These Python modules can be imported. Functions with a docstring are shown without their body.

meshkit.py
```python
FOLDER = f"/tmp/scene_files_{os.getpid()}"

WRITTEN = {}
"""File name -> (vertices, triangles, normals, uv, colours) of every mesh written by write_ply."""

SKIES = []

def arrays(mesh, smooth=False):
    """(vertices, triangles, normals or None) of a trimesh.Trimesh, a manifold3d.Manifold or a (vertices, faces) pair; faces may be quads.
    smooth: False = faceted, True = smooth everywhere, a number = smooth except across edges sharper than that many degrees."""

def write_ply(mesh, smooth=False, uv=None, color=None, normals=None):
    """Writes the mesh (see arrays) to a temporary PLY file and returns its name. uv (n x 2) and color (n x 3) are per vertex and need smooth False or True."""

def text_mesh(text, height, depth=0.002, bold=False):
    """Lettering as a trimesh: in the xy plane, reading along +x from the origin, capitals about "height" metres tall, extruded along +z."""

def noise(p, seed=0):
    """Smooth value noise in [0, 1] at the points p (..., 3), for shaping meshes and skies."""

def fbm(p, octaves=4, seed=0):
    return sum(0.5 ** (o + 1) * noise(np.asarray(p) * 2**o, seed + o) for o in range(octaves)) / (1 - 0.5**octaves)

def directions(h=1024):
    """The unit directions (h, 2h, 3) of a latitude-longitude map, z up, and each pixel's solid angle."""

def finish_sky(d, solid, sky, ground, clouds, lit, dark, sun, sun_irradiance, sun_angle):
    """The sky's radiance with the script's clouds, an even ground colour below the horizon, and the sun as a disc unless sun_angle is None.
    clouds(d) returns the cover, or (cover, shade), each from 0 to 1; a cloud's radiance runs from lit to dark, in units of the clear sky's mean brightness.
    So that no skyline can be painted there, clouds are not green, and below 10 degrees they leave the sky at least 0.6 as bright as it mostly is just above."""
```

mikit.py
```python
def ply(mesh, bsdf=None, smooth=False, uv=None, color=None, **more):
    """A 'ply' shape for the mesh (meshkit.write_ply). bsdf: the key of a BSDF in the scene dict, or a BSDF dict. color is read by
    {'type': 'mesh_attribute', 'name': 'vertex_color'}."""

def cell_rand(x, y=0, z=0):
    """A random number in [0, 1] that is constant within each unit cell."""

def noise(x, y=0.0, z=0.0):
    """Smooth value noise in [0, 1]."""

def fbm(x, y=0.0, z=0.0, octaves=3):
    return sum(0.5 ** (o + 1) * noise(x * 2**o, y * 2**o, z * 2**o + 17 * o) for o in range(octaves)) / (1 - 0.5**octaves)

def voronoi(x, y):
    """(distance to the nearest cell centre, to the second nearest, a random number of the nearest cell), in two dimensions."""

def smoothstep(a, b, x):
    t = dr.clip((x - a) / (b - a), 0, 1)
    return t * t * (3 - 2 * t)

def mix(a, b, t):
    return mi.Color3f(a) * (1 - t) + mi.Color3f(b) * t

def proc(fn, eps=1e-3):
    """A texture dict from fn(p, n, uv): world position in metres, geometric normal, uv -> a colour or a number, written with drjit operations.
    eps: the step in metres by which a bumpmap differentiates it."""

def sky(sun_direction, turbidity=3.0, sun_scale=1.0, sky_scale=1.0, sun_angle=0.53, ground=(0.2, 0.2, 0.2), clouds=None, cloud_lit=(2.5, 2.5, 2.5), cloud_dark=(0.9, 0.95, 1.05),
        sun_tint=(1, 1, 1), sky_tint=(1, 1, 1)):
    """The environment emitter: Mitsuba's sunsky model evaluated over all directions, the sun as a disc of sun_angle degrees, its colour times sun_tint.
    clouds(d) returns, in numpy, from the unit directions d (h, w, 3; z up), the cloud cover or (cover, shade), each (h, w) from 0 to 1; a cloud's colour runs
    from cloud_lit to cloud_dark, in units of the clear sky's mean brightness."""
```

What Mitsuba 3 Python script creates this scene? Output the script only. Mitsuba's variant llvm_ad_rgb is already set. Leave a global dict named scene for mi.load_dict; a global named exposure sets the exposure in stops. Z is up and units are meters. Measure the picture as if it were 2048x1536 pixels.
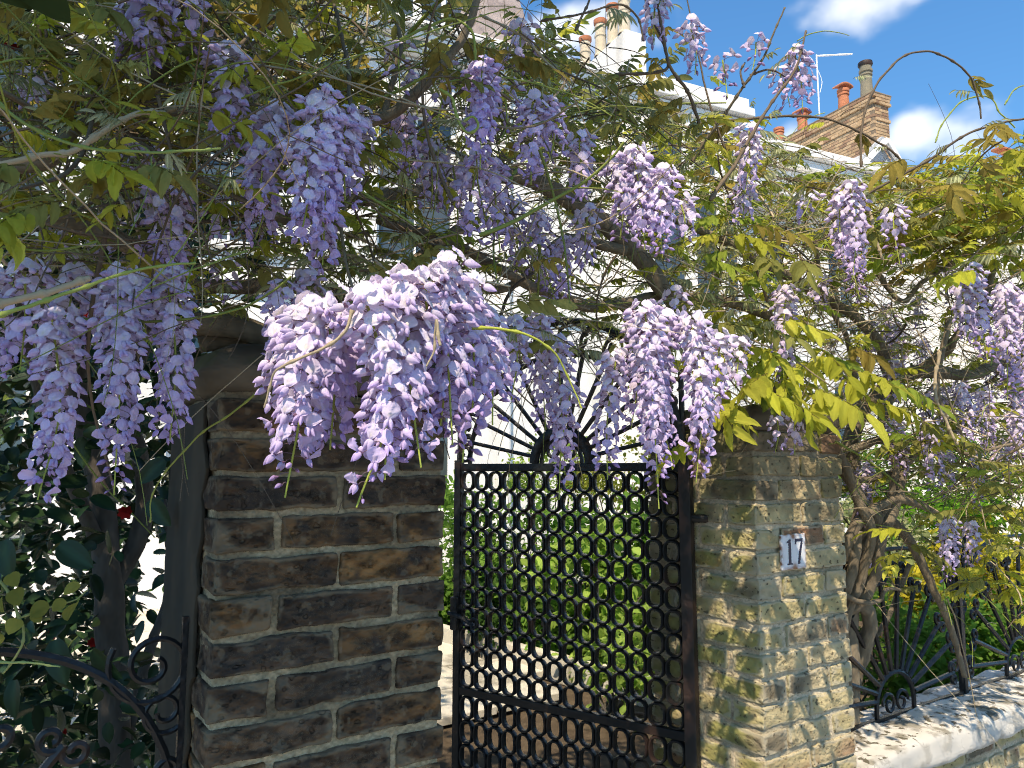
import math, random
import numpy as np, trimesh, drjit as dr, mitsuba as mi
import mikit, meshkit
from mikit import ply, proc, noise, fbm, cell_rand, smoothstep, mix, voronoi
T = mi.ScalarTransform4f
scene, labels = {}, {}
RNG = np.random.default_rng(17)

# ------------------------------------------------------------------ camera, sky, exposure
FOC, PITCH, EYE = 1490.0, math.radians(6.6), 1.55          # focal length in photo pixels (2048 wide), tilt, eye height
CP, SP = math.cos(PITCH), math.sin(PITCH)
scene['camera'] = {'type': 'perspective', 'fov': math.degrees(2 * math.atan(1024 / FOC)), 'fov_axis': 'x', 'near_clip': 0.05, 'far_clip': 2000.0,
                   'to_world': T().look_at(origin=[0, 0, EYE], target=[0, CP, EYE + SP], up=[0, 0, 1])}
SUN = np.array([-0.16, -0.62, 0.80])


def clouds(d):
    el, az = np.arcsin(np.clip(d[..., 2], -1, 1)), np.arctan2(d[..., 0], d[..., 1])
    q = np.stack([az * 5.0, el * 8.0, az * 0 + 3.1], -1)
    n = meshkit.fbm(q, 5, 4) + 0.30 * (meshkit.fbm(q * 4.3, 5, 9) - 0.5)

    def puff(a, e, ra, re):
        return np.exp(-(((az - a) / ra) ** 2 + ((el - e) / re) ** 2))
    extra = (0.38 * puff(0.43, 0.525, 0.10, 0.05) + 0.30 * puff(0.57, 0.545, 0.10, 0.04) + 0.34 * puff(0.575, 0.375, 0.075, 0.045)
             + 0.24 * puff(0.505, 0.395, 0.03, 0.022) + 0.22 * puff(0.05, 0.57, 0.1, 0.06) + 0.2 * puff(0.36, 0.40, 0.08, 0.05) - 0.10 * puff(0.45, 0.46, 0.5, 0.03))
    c = np.clip((n + extra - 0.60) / 0.24, 0, 1)
    c = c * c * (3 - 2 * c) * 0.86
    return c, np.clip((0.55 - n) * 1.5, 0, 0.5)


scene['sky'] = mikit.sky(SUN, turbidity=2.2, clouds=clouds, cloud_lit=(2.9, 2.95, 3.0), cloud_dark=(1.9, 2.0, 2.15), sky_tint=(.86, 1.27, 1.40))
exposure = 2.12


# ------------------------------------------------------------------ helpers
def vec(*a):
    return np.array(a, float)


def unit(v):
    v = np.asarray(v, float)
    return v / max(np.linalg.norm(v), 1e-12)


def at(px, py, d):
    """the point d metres ahead of the camera (horizontally) that the photo shows at pixel px, py"""
    u, v = (px - 1024) / FOC, (768 - py) / FOC
    r = vec(u, CP - SP * v, SP + CP * v)
    return vec(0, 0, EYE) + r * d / r[1]


USED = {}


def numbered(name):
    if name not in scene and name not in USED:
        USED[name] = 0
        return name
    USED[name] = USED.get(name, 0) + 1
    return f'{name}_{USED[name]:03d}'


def key_of(parent, name):
    return numbered((parent + '__' if parent else '') + name)


def say(key, label=None, category=None, group=None, kind=None):
    d = labels.setdefault(key, {})
    for k, v in (('label', label), ('category', category), ('group', group), ('kind', kind)):
        if v:
            d[k] = v
    return key


def thing(name, label, category, group=None, kind=None):
    return say(numbered(name), label, category, group, kind)


def put(name, mesh, bsdf, parent=None, smooth=False, **more):
    """one entry of the scene; mesh: (v, f), (v, f, colours) or a trimesh"""
    key = key_of(parent, name)
    color = None
    if isinstance(mesh, tuple) and len(mesh) == 3:
        color, mesh = mesh[2], mesh[:2]
        smooth = smooth is not False
    scene[key] = ply(mesh, bsdf, smooth=smooth, color=color, **more)
    return key


class MB:
    """collects pieces of one mesh, with a colour per vertex if any has one"""

    def __init__(self):
        self.v, self.f, self.c, self.n = [], [], [], 0

    def add(self, v, f, c=None):
        v, f = np.asarray(v, float), np.asarray(f, int)
        self.v.append(v)
        self.f.append(f + self.n)
        if c is not None:
            self.c.append(np.broadcast_to(np.asarray(c, float), (len(v), 3)))
        self.n += len(v)
        return self

    def mesh(self):
        v, f = np.vstack(self.v), np.vstack(self.f)
        return (v, f, np.vstack(self.c)) if self.c else (v, f)


def tri(f):
    f = np.asarray(f, int)
    return np.vstack([f[:, [0, 1, 2]], f[:, [0, 2, 3]]]) if f.shape[1] == 4 else f


def spline(pts, n):
    """Catmull-Rom through the points, n samples; works on any number of columns"""
    p = np.asarray(pts, float)
    p = np.vstack([2 * p[0] - p[1], p, 2 * p[-1] - p[-2]])
    t = np.linspace(0, len(p) - 3 - 1e-9, n)
    i = t.astype(int)
    t = (t - i)[:, None]
    a, b, c, d = p[i], p[i + 1], p[i + 2], p[i + 3]
    return 0.5 * (2 * b + (c - a) * t + (2 * a - 5 * b + 4 * c - d) * t * t + (3 * b - a - 3 * c + d) * t ** 3)


def tube(pts, rad, sides=6, cap=True, flat=1.0, up=None):
    """a tapering tube along the points; flat squashes it across 'up'"""
    p = np.asarray(pts, float)
    n = len(p)
    rad = np.broadcast_to(np.asarray(rad, float), (n,))
    t = np.gradient(p, axis=0)
    t /= np.linalg.norm(t, axis=1, keepdims=True) + 1e-12
    a = np.empty_like(p)
    x = np.asarray(up, float) if up is not None else (vec(0, 0, 1) if abs(t[0, 2]) < 0.9 else vec(1, 0, 0))
    for i in range(n):
        x = x - t[i] * (x @ t[i])
        x = x / (np.linalg.norm(x) + 1e-12)
        a[i] = x
    b = np.cross(t, a)
    ang = np.arange(sides) / sides * 2 * np.pi + (np.pi / 4 if sides == 4 else 0)
    ring = np.cos(ang)[None, :, None] * a[:, None] * flat + np.sin(ang)[None, :, None] * b[:, None]
    v = (p[:, None] + ring * rad[:, None, None]).reshape(-1, 3)
    i, j = np.meshgrid(np.arange(n - 1), np.arange(sides), indexing='ij')
    q = np.stack([i * sides + j, i * sides + (j + 1) % sides, (i + 1) * sides + (j + 1) % sides, (i + 1) * sides + j], -1).reshape(-1, 4)
    f = tri(q)
    if cap:
        k = np.arange(1, sides - 1)
        f = np.vstack([f, np.stack([k * 0, k + 1, k], 1), (n - 1) * sides + np.stack([k * 0, k, k + 1], 1)])
    return v, f


def rbox(size, r=0.004, mid=(0, 0, 0)):
    """a box round the origin with chamfered edges; mid: extra cuts along each axis"""
    h = np.asarray(size, float) / 2
    r = min(r, h.min() * 0.9)
    ax = [np.concatenate([[-h[k], -h[k] + r], np.linspace(-h[k] + r, h[k] - r, mid[k] + 2)[1:-1], [h[k] - r, h[k]]]) for k in range(3)]
    v, f, n = [], [], 0
    for k in range(3):
        i, j = (k + 1) % 3, (k + 2) % 3
        for s in (-1, 1):
            A, B = np.meshgrid(ax[i], ax[j], indexing='ij')
            p = np.empty(A.shape + (3,))
            p[..., i], p[..., j], p[..., k] = A, B, s * h[k]
            m1, m2 = A.shape
            I, J = np.meshgrid(np.arange(m1 - 1), np.arange(m2 - 1), indexing='ij')
            q = np.stack([I * m2 + J, (I + 1) * m2 + J, (I + 1) * m2 + J + 1, I * m2 + J + 1], -1).reshape(-1, 4)
            if s < 0:
                q = q[:, ::-1]
            v.append(p.reshape(-1, 3))
            f.append(tri(q) + n)
            n += m1 * m2
    v, f = np.vstack(v), np.vstack(f)
    u, inv = np.unique(np.round(v, 6), axis=0, return_inverse=True)
    f = inv.ravel()[f]
    c = np.clip(u, -(h - r), h - r)
    d = u - c
    L = np.linalg.norm(d, axis=1, keepdims=True)
    u = c + d / np.maximum(L, 1e-12) * r
    f = f[(f[:, 0] != f[:, 1]) & (f[:, 1] != f[:, 2]) & (f[:, 0] != f[:, 2])]
    return u, f


def rough(v, amp, freq, seed=0):
    """displaces vertices by smooth noise"""
    o = np.stack([meshkit.noise(v * freq + 11.3 * k, seed + k) for k in range(3)], -1) - 0.5
    return v + 2 * amp * o


def box(lo, hi, r=0.003):
    lo, hi = np.asarray(lo, float), np.asarray(hi, float)
    v, f = rbox(hi - lo, r)
    return v + (lo + hi) / 2, f


class Frame:
    """local axes: a along, n inward (away from the street), z up"""

    def __init__(self, p, deg):
        q = math.radians(deg)
        self.o, self.a, self.n = np.asarray(p, float), vec(math.cos(q), math.sin(q), 0), vec(-math.sin(q), math.cos(q), 0)

    def __call__(self, v):
        v = np.asarray(v, float)
        return self.o + v[..., :1] * self.a + v[..., 1:2] * self.n + v[..., 2:3] * vec(0, 0, 1)


# ------------------------------------------------------------------ materials
def rgb(*c):
    return {'type': 'rgb', 'value': list(c)}


def pr(color, rough_=0.6, spec=0.4, **more):
    return {'type': 'twosided', 'bsdf': {'type': 'principled', 'base_color': color, 'roughness': rough_, 'specular': spec, **more}}


def bumped(inner, fn, scale, eps=1e-3):
    return {'type': 'twosided', 'bsdf': {'type': 'bumpmap', 'arbitrary': {**proc(fn, eps)}, 'scale': scale, 'bsdf': inner}}


def pri(color, rough_=0.6, spec=0.4, **more):
    return {'type': 'principled', 'base_color': color, 'roughness': rough_, 'specular': spec, **more}


VC = {'type': 'mesh_attribute', 'name': 'vertex_color'}


def soot_dark_top(p):
    """sooty, damp patches over bricks and mortar alike, plus a darker band under the caps"""
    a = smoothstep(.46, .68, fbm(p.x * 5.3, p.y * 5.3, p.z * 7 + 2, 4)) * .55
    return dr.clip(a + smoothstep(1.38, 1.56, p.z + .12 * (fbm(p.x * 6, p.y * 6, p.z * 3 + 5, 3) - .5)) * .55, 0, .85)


def edge_of(uv):
    """a brick's uv: u is one random number, v holds another one and how near the point is to an arris"""
    k = dr.floor(uv.y * .5)
    return k / 8, uv.y - 2 * k


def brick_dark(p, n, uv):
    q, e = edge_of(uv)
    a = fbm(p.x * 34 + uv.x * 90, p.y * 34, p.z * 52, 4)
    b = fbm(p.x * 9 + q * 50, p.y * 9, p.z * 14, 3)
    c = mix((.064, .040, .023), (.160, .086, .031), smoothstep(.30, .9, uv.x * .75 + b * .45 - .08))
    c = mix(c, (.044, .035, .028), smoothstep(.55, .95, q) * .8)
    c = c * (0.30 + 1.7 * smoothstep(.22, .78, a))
    c = mix(c, (.034, .028, .022), soot_dark_top(p))
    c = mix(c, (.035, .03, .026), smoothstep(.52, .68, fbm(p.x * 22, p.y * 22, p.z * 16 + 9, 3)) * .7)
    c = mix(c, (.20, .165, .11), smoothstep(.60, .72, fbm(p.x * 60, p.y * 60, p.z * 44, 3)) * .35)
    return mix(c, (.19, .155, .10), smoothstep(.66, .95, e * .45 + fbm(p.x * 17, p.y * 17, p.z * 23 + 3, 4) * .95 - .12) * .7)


def brick_pale(p, n, uv):
    a = fbm(p.x * 34 + uv.x * 90, p.y * 34, p.z * 34, 4)
    q, e = edge_of(uv)
    b = fbm(p.x * 8 + q * 50, p.y * 8, p.z * 12, 3)
    c = mix((.37, .31, .15), (.44, .37, .23), uv.x)
    c = mix(c, (.27, .14, .075), smoothstep(.76, .94, q * .8 + b * .3))
    c = mix(c, (.16, .135, .09), smoothstep(.60, .85, uv.x * .5 + b * .65))
    g = smoothstep(.25, -.5, n.x + n.y * .3)                       # the damp face towards the gate is green with algae
    c = mix(c, (.26, .255, .075), g * smoothstep(.3, .6, fbm(p.x * 11, p.y * 11, p.z * 7, 3)) * .8)
    top = smoothstep(1.30, 1.55, p.z + (b - .5) * .3)              # darker towards the cap
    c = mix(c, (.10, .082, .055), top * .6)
    c = c * (0.5 + 1.0 * a)
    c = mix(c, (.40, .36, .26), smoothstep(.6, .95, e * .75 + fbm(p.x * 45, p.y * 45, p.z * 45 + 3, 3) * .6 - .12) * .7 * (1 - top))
    return mix(c, (.07, .058, .038), smoothstep(.70, .76, fbm(p.x * 95, p.y * 95, p.z * 95, 2)) * .7)


def brick_bump(p, n, uv):
    return (1.5 * fbm(p.x * 120, p.y * 120, p.z * 120, 3) + 2.2 * fbm(p.x * 38, p.y * 38, p.z * 55, 3)
            - 1.5 * smoothstep(.70, .76, fbm(p.x * 95, p.y * 95, p.z * 95, 2)) + uv.x * .01)


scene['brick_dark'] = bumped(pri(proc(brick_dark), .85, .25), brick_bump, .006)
scene['brick_pale'] = bumped(pri(proc(brick_pale), .85, .25), brick_bump, .0045)


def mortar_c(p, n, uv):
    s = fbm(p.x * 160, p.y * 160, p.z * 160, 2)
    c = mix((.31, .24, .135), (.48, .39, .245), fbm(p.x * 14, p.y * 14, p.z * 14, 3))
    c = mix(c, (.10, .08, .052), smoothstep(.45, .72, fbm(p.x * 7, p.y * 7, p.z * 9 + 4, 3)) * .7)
    c = mix(c, (.06, .046, .03), soot_dark_top(p) * .7)
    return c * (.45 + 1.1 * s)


def mortar_b(p, n, uv):
    return fbm(p.x * 170, p.y * 170, p.z * 170, 3) + fbm(p.x * 50, p.y * 50, p.z * 50, 2)


def mortar_p(p, n, uv):
    s = fbm(p.x * 160, p.y * 160, p.z * 160, 2)
    c = mix((.38, .32, .21), (.56, .49, .36), fbm(p.x * 14, p.y * 14, p.z * 14, 3))
    c = mix(c, (.17, .145, .09), smoothstep(.48, .74, fbm(p.x * 7, p.y * 7, p.z * 9 + 4, 3)) * .6)
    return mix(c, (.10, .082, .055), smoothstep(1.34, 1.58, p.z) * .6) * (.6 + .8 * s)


scene['mortar_pale'] = bumped(pri(proc(mortar_p), .95, .15), mortar_b, .005)
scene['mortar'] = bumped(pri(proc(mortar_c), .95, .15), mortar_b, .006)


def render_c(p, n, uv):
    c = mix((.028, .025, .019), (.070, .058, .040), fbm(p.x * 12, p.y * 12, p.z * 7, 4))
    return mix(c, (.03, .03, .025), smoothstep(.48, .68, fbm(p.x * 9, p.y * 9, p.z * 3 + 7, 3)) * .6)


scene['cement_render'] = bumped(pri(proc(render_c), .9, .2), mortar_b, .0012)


def cap_c(p, n, uv):
    c = mix((.06, .05, .036), (.15, .13, .095), fbm(p.x * 14, p.y * 14, p.z * 22, 4))
    m = smoothstep(.1, .8, n.z) * smoothstep(.36, .55, fbm(p.x * 10, p.y * 10, p.z * 10 + 3, 3))
    c = mix(c, (.07, .085, .02), m * .9)
    return mix(c, (.045, .038, .03), smoothstep(.5, .7, fbm(p.x * 6, p.y * 6, p.z * 18, 3)) * .7)


scene['cap_stone'] = bumped(pri(proc(cap_c), .9, .2), mortar_b, .004)


def coping_c(p, n, uv):
    a = fbm(p.x * 9, p.y * 9, p.z * 9, 4)
    c = mix((.43, .415, .37), (.58, .565, .52), a)
    crack = smoothstep(.035, .0, voronoi(p.x * 16 + 2 * a, (p.y + p.z) * 16)[1] - voronoi(p.x * 16 + 2 * a, (p.y + p.z) * 16)[0])
    c = mix(c, (.20, .18, .14), crack * smoothstep(.45, .6, fbm(p.x * 5, p.y * 5, p.z * 5 + 8, 2)) * .7)
    dirt = smoothstep(.50, .64, fbm(p.x * 13, p.y * 13, p.z * 13 + 2, 4)) * (.45 + .55 * smoothstep(.2, .8, n.z))
    c = mix(c, (.13, .115, .075), dirt * .75)
    return mix(c, (.07, .06, .035), smoothstep(.57, .66, fbm(p.x * 40, p.y * 40, p.z * 40, 3)) * smoothstep(.2, .8, n.z) * .9)


scene['coping_paint'] = bumped(pri(proc(coping_c), .75, .35), mortar_b, .003)


def stucco_c(p, n, uv):
    c = mix((.74, .735, .70), (.82, .815, .79), fbm(p.x * 1.1, p.y * 1.1, p.z * .5, 4))
    return mix(c, (.46, .44, .38), smoothstep(.56, .78, fbm(p.x * 5, p.y * 5, p.z * .45, 4)) * .45)


scene['stucco'] = pr(proc(stucco_c), .7, .3)
scene['white_paint'] = pr(rgb(.78, .78, .76), .4, .5)


def slate_c(p, n, uv):
    return mix((.24, .20, .19), (.36, .31, .29), uv.x) * (.75 + .5 * fbm(p.x * 9, p.y * 9, p.z * 9, 3))


scene['roof_slate'] = pr(proc(slate_c), .6, .4)


def lead_c(p, n, uv):
    return mix((.30, .32, .34), (.46, .48, .50), fbm(p.x * 3, p.y * 3, p.z * 2, 4))


scene['lead'] = pr(proc(lead_c), .55, .4)
scene['window_glass'] = pr(rgb(.05, .065, .075), .06, .8)


def chimney_c(p, n, uv):
    a = fbm(p.x * 5, p.y * 5, p.z * 9, 4)
    return mix(mix((.40, .28, .16), (.50, .36, .22), uv.x), (.27, .17, .11), smoothstep(.6, .9, uv.y)) * (.6 + .8 * a)


scene['chimney_brick'] = pr(proc(chimney_c), .9, .2)
scene['chimney_mortar'] = pr(rgb(.22, .17, .12), .95, .1)


def pot_c(p, n, uv):
    return mix((.42, .155, .075), (.52, .22, .12), fbm(p.x * 9, p.y * 9, p.z * 9, 3)) * (.75 + .4 * fbm(p.x * 3, p.y * 3, p.z * 20, 2))


scene['terracotta'] = pr(proc(pot_c), .8, .3)


def buff_c(p, n, uv):
    return mix((.50, .43, .31), (.60, .54, .42), fbm(p.x * 6, p.y * 6, p.z * 9, 3))


scene['buff_clay'] = pr(proc(buff_c), .75, .3)


def sooty_c(p, n, uv):
    return mix((.15, .145, .11), (.30, .26, .18), fbm(p.x * 9, p.y * 9, p.z * 5, 4))


scene['sooty_clay'] = pr(proc(sooty_c), .85, .3)
scene['aluminium'] = pr(rgb(.72, .74, .76), .35, .6)


def iron_c(p, n, uv):
    r = smoothstep(.60, .70, fbm(p.x * 16, p.y * 16, p.z * 10, 4))
    return mix((.011, .012, .013), (.07, .035, .022), r * .35)


def iron_b(p, n, uv):
    return fbm(p.x * 90, p.y * 90, p.z * 90, 3)


scene['iron_paint'] = bumped(pri(proc(iron_c), .34, .38), iron_b, .0016)


def rusty_c(p, n, uv):
    r = smoothstep(.42, .60, fbm(p.x * 14, p.y * 14, p.z * 9, 4))
    return mix((.014, .013, .012), (.10, .05, .033), r * .45)


scene['rusty_iron'] = bumped(pri(proc(rusty_c), .55, .4), iron_b, .003)


def bark_c(p, n, uv):
    a = fbm(p.x * 60, p.y * 60, p.z * 22, 4)
    return mix((.085, .068, .048), (.27, .225, .155), a)


def bark_b(p, n, uv):
    return fbm(p.x * 80, p.y * 80, p.z * 26, 4)


scene['bark'] = bumped(pri(proc(bark_c), .9, .2), bark_b, .006)


def dark_bark_c(p, n, uv):
    return mix((.045, .04, .034), (.13, .115, .095), fbm(p.x * 40, p.y * 40, p.z * 14, 4))


scene['dark_bark'] = bumped(pri(proc(dark_bark_c), .9, .2), bark_b, .005)
scene['twig'] = pr(VC, .75, .25)
scene['leaf'] = {'type': 'principledthin', 'base_color': VC, 'roughness': .42, 'diff_trans': 1.15, 'spec_trans': 0.0, 'eta': 1.4}
scene['petal'] = {'type': 'principledthin', 'base_color': VC, 'roughness': .55, 'diff_trans': .62, 'spec_trans': 0.0, 'eta': 1.3}
scene['glossy_leaf'] = pr(VC, .34, .2)


def path_c(p, n, uv):
    c = mix((.40, .38, .31), (.56, .53, .45), uv.x * .5 + .5 * fbm(p.x * 6, p.y * 6, 1, 4))
    return mix(c, (.12, .11, .08), smoothstep(.54, .70, fbm(p.x * 3.1, p.y * 3.1, 7, 4)) * .6)


scene['path_stone'] = bumped(pri(proc(path_c), .85, .25), mortar_b, .002)


def soil_c(p, n, uv):
    return mix((.045, .034, .024), (.11, .085, .055), fbm(p.x * 25, p.y * 25, p.z * 5, 4))


scene['soil'] = bumped(pri(proc(soil_c), .95, .1), mortar_b, .01)


def pave_c(p, n, uv):
    return mix((.20, .19, .175), (.29, .28, .26), fbm(p.x * 4, p.y * 4, 2, 4))


scene['paving'] = pr(proc(pave_c), .9, .2)
scene['enamel'] = pr(VC, .22, .6)
scene['enamel_blue'] = pr(rgb(.012, .016, .045), .25, .5)

# ------------------------------------------------------------------ setting: the ground
WALL = Frame((-0.533, 1.36, 0), 34)                # street face of the piers: a along the wall from the left pier's outer corner
HOUSE = Frame((0, 10, 0), 25)
PIER, PIER2 = 0.468, 1.497                         # pier width; where the right pier starts
WALL2 = PIER2 + 0.44                               # where the low wall starts
G = 2000.0
scene['ground'] = ply((np.array([[-G, -G, -.012], [G, -G, -.012], [G, G, -.012], [-G, G, -.012]]), np.array([[0, 1, 2, 3]])), 'paving')
say('ground', kind='structure')
put('pavement', (WALL(np.array([[-9, -2.6, -.004], [14, -2.6, -.004], [14, 0, -.004], [-9, 0, -.004]])), np.array([[0, 1, 2, 3]])), 'paving')
say('pavement', kind='structure')
soil_v = []
g = np.linspace(-6, 13, 60)
hN = np.linspace(.1, 9.5, 36)
A_, N_ = np.meshgrid(g, hN, indexing='ij')
zz = -.002 + .035 * meshkit.fbm(np.stack([A_ * 1.3, N_ * 1.3, A_ * 0], -1), 3, 5)
I, J = np.meshgrid(np.arange(59), np.arange(35), indexing='ij')
put('garden_soil', (WALL(np.stack([A_, N_, zz], -1).reshape(-1, 3)), tri(np.stack([I * 36 + J, (I + 1) * 36 + J, (I + 1) * 36 + J + 1, I * 36 + J + 1], -1).reshape(-1, 4))), 'soil', smooth=True)
say('garden_soil', kind='structure')

# ------------------------------------------------------------------ the two brick piers
def brick(parent, frame, a0, a1, n0, n1, z0, z1, bsdf, seed, mid=(12, 1, 4), amp=.0042):
    r = np.random.default_rng(seed)
    v, f = rbox((a1 - a0, n1 - n0, z1 - z0), .0045, mid)
    v = v + vec((a0 + a1) / 2, (n0 + n1) / 2, (z0 + z1) / 2)
    v = rough(rough(v + seed * 3.1, amp, 22, seed % 97), amp * .55, 70, 3) - seed * 3.1 + r.normal(0, 1, 3) * vec(.002, 0, .0013) - vec(0, abs(r.normal(0, .0018)), 0) * (1 if n0 < .01 else -1)
    h = vec(a1 - a0, n1 - n0, z1 - z0) / 2 - .0052
    rel = np.abs(rbox((a1 - a0, n1 - n0, z1 - z0), .0045, mid)[0]) > h
    uv = np.stack([np.full(len(v), r.random()), 2.0 * r.integers(0, 9) + .98 * (rel.sum(1) >= 2)], 1)
    key = key_of(parent, 'brick')
    scene[key] = ply((frame(v), f), bsdf, smooth=True, uv=uv)
    return key


def grid_box(lo, hi, step, amp, freq, seed):
    lo, hi = np.asarray(lo, float), np.asarray(hi, float)
    mid = [max(0, int((hi[k] - lo[k]) / step)) for k in range(3)]
    v, f = rbox(hi - lo, .004, mid)
    return rough(v + (lo + hi) / 2, amp, freq, seed), f


def pier(name, label, a0, width, depth, z_first, pitch, top, bsdf, seed, group):
    t = thing(name, label, 'gate pier')
    bed = .0128
    k0 = int(math.floor(z_first / pitch))
    z0 = z_first - k0 * pitch
    n = int((top - z0) / pitch)
    put('mortar', tuple((WALL(m) if i == 0 else m) for i, m in enumerate(grid_box((a0 + .0065, .0065, -.02), (a0 + width - .0065, depth - .0065, top), .011, .0034, 70, seed))), 'mortar' if bsdf == 'brick_dark' else 'mortar_pale', t, smooth=50)
    w, L = .106, (width - bed) / 2
    for k in range(-1, n):
        lo, hi = z0 + k * pitch + bed / 2, z0 + (k + 1) * pitch - bed / 2
        if hi < .02:
            continue
        lo = max(lo, 0)
        s = seed * 1000 + k * 10
        if k % 2:
            for j in range(2):
                x = a0 + j * (L + bed)
                brick(t, WALL, x, x + L, 0, w, lo, hi, bsdf, s + j)
                brick(t, WALL, x, x + L, depth - w, depth, lo, hi, bsdf, s + 2 + j)
            brick(t, WALL, a0, a0 + w, w + bed, depth - w - bed, lo, hi, bsdf, s + 4, (1, 7, 2))
            brick(t, WALL, a0 + width - w, a0 + width, w + bed, depth - w - bed, lo, hi, bsdf, s + 5, (1, 7, 2))
        else:
            D = (depth - bed) / 2
            for j in range(2):
                y = j * (D + bed)
                brick(t, WALL, a0, a0 + w, y, y + D, lo, hi, bsdf, s + j, (1, 7, 2))
                brick(t, WALL, a0 + width - w, a0 + width, y, y + D, lo, hi, bsdf, s + 2 + j, (1, 7, 2))
            brick(t, WALL, a0 + w + bed, a0 + width - w - bed, 0, w, lo, hi, bsdf, s + 4)
            brick(t, WALL, a0 + w + bed, a0 + width - w - bed, depth - w, depth, lo, hi, bsdf, s + 5)
    return t, z0 + n * pitch


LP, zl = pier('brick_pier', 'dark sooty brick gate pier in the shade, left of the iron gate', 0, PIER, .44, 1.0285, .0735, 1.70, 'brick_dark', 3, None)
v, f = rbox((PIER + .06, .50, .10), .045, (14, 14, 2))
v[:, 2] += .014 * (1 - (v[:, 0] / .26) ** 2)
put('cap_stone', (WALL(rough(v, .006, 14, 8) + vec(PIER / 2, .22, zl + .045)), f), 'cap_stone', LP, smooth=True)
# a skin of cement render on the face towards the left railing, broken away along the arris
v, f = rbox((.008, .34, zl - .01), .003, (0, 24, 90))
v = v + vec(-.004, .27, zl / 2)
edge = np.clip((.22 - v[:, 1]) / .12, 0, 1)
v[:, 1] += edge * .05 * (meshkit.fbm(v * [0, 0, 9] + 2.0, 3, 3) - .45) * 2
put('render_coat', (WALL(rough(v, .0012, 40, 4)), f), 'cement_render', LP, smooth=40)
RP, zr = pier('brick_pier', 'sunlit yellow brick gate pier right of the gate with a number plate on it', PIER2, .44, .44, 1.027, .0715, 1.70, 'brick_pale', 5, None)
v, f = rbox((.465, .465, .075), .02, (14, 14, 2))
put('cap_stone', (WALL(rough(v, .007, 16, 2) + vec(PIER2 + .22, .22, zr + .036)), f), 'cap_stone', RP, smooth=True)

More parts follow.
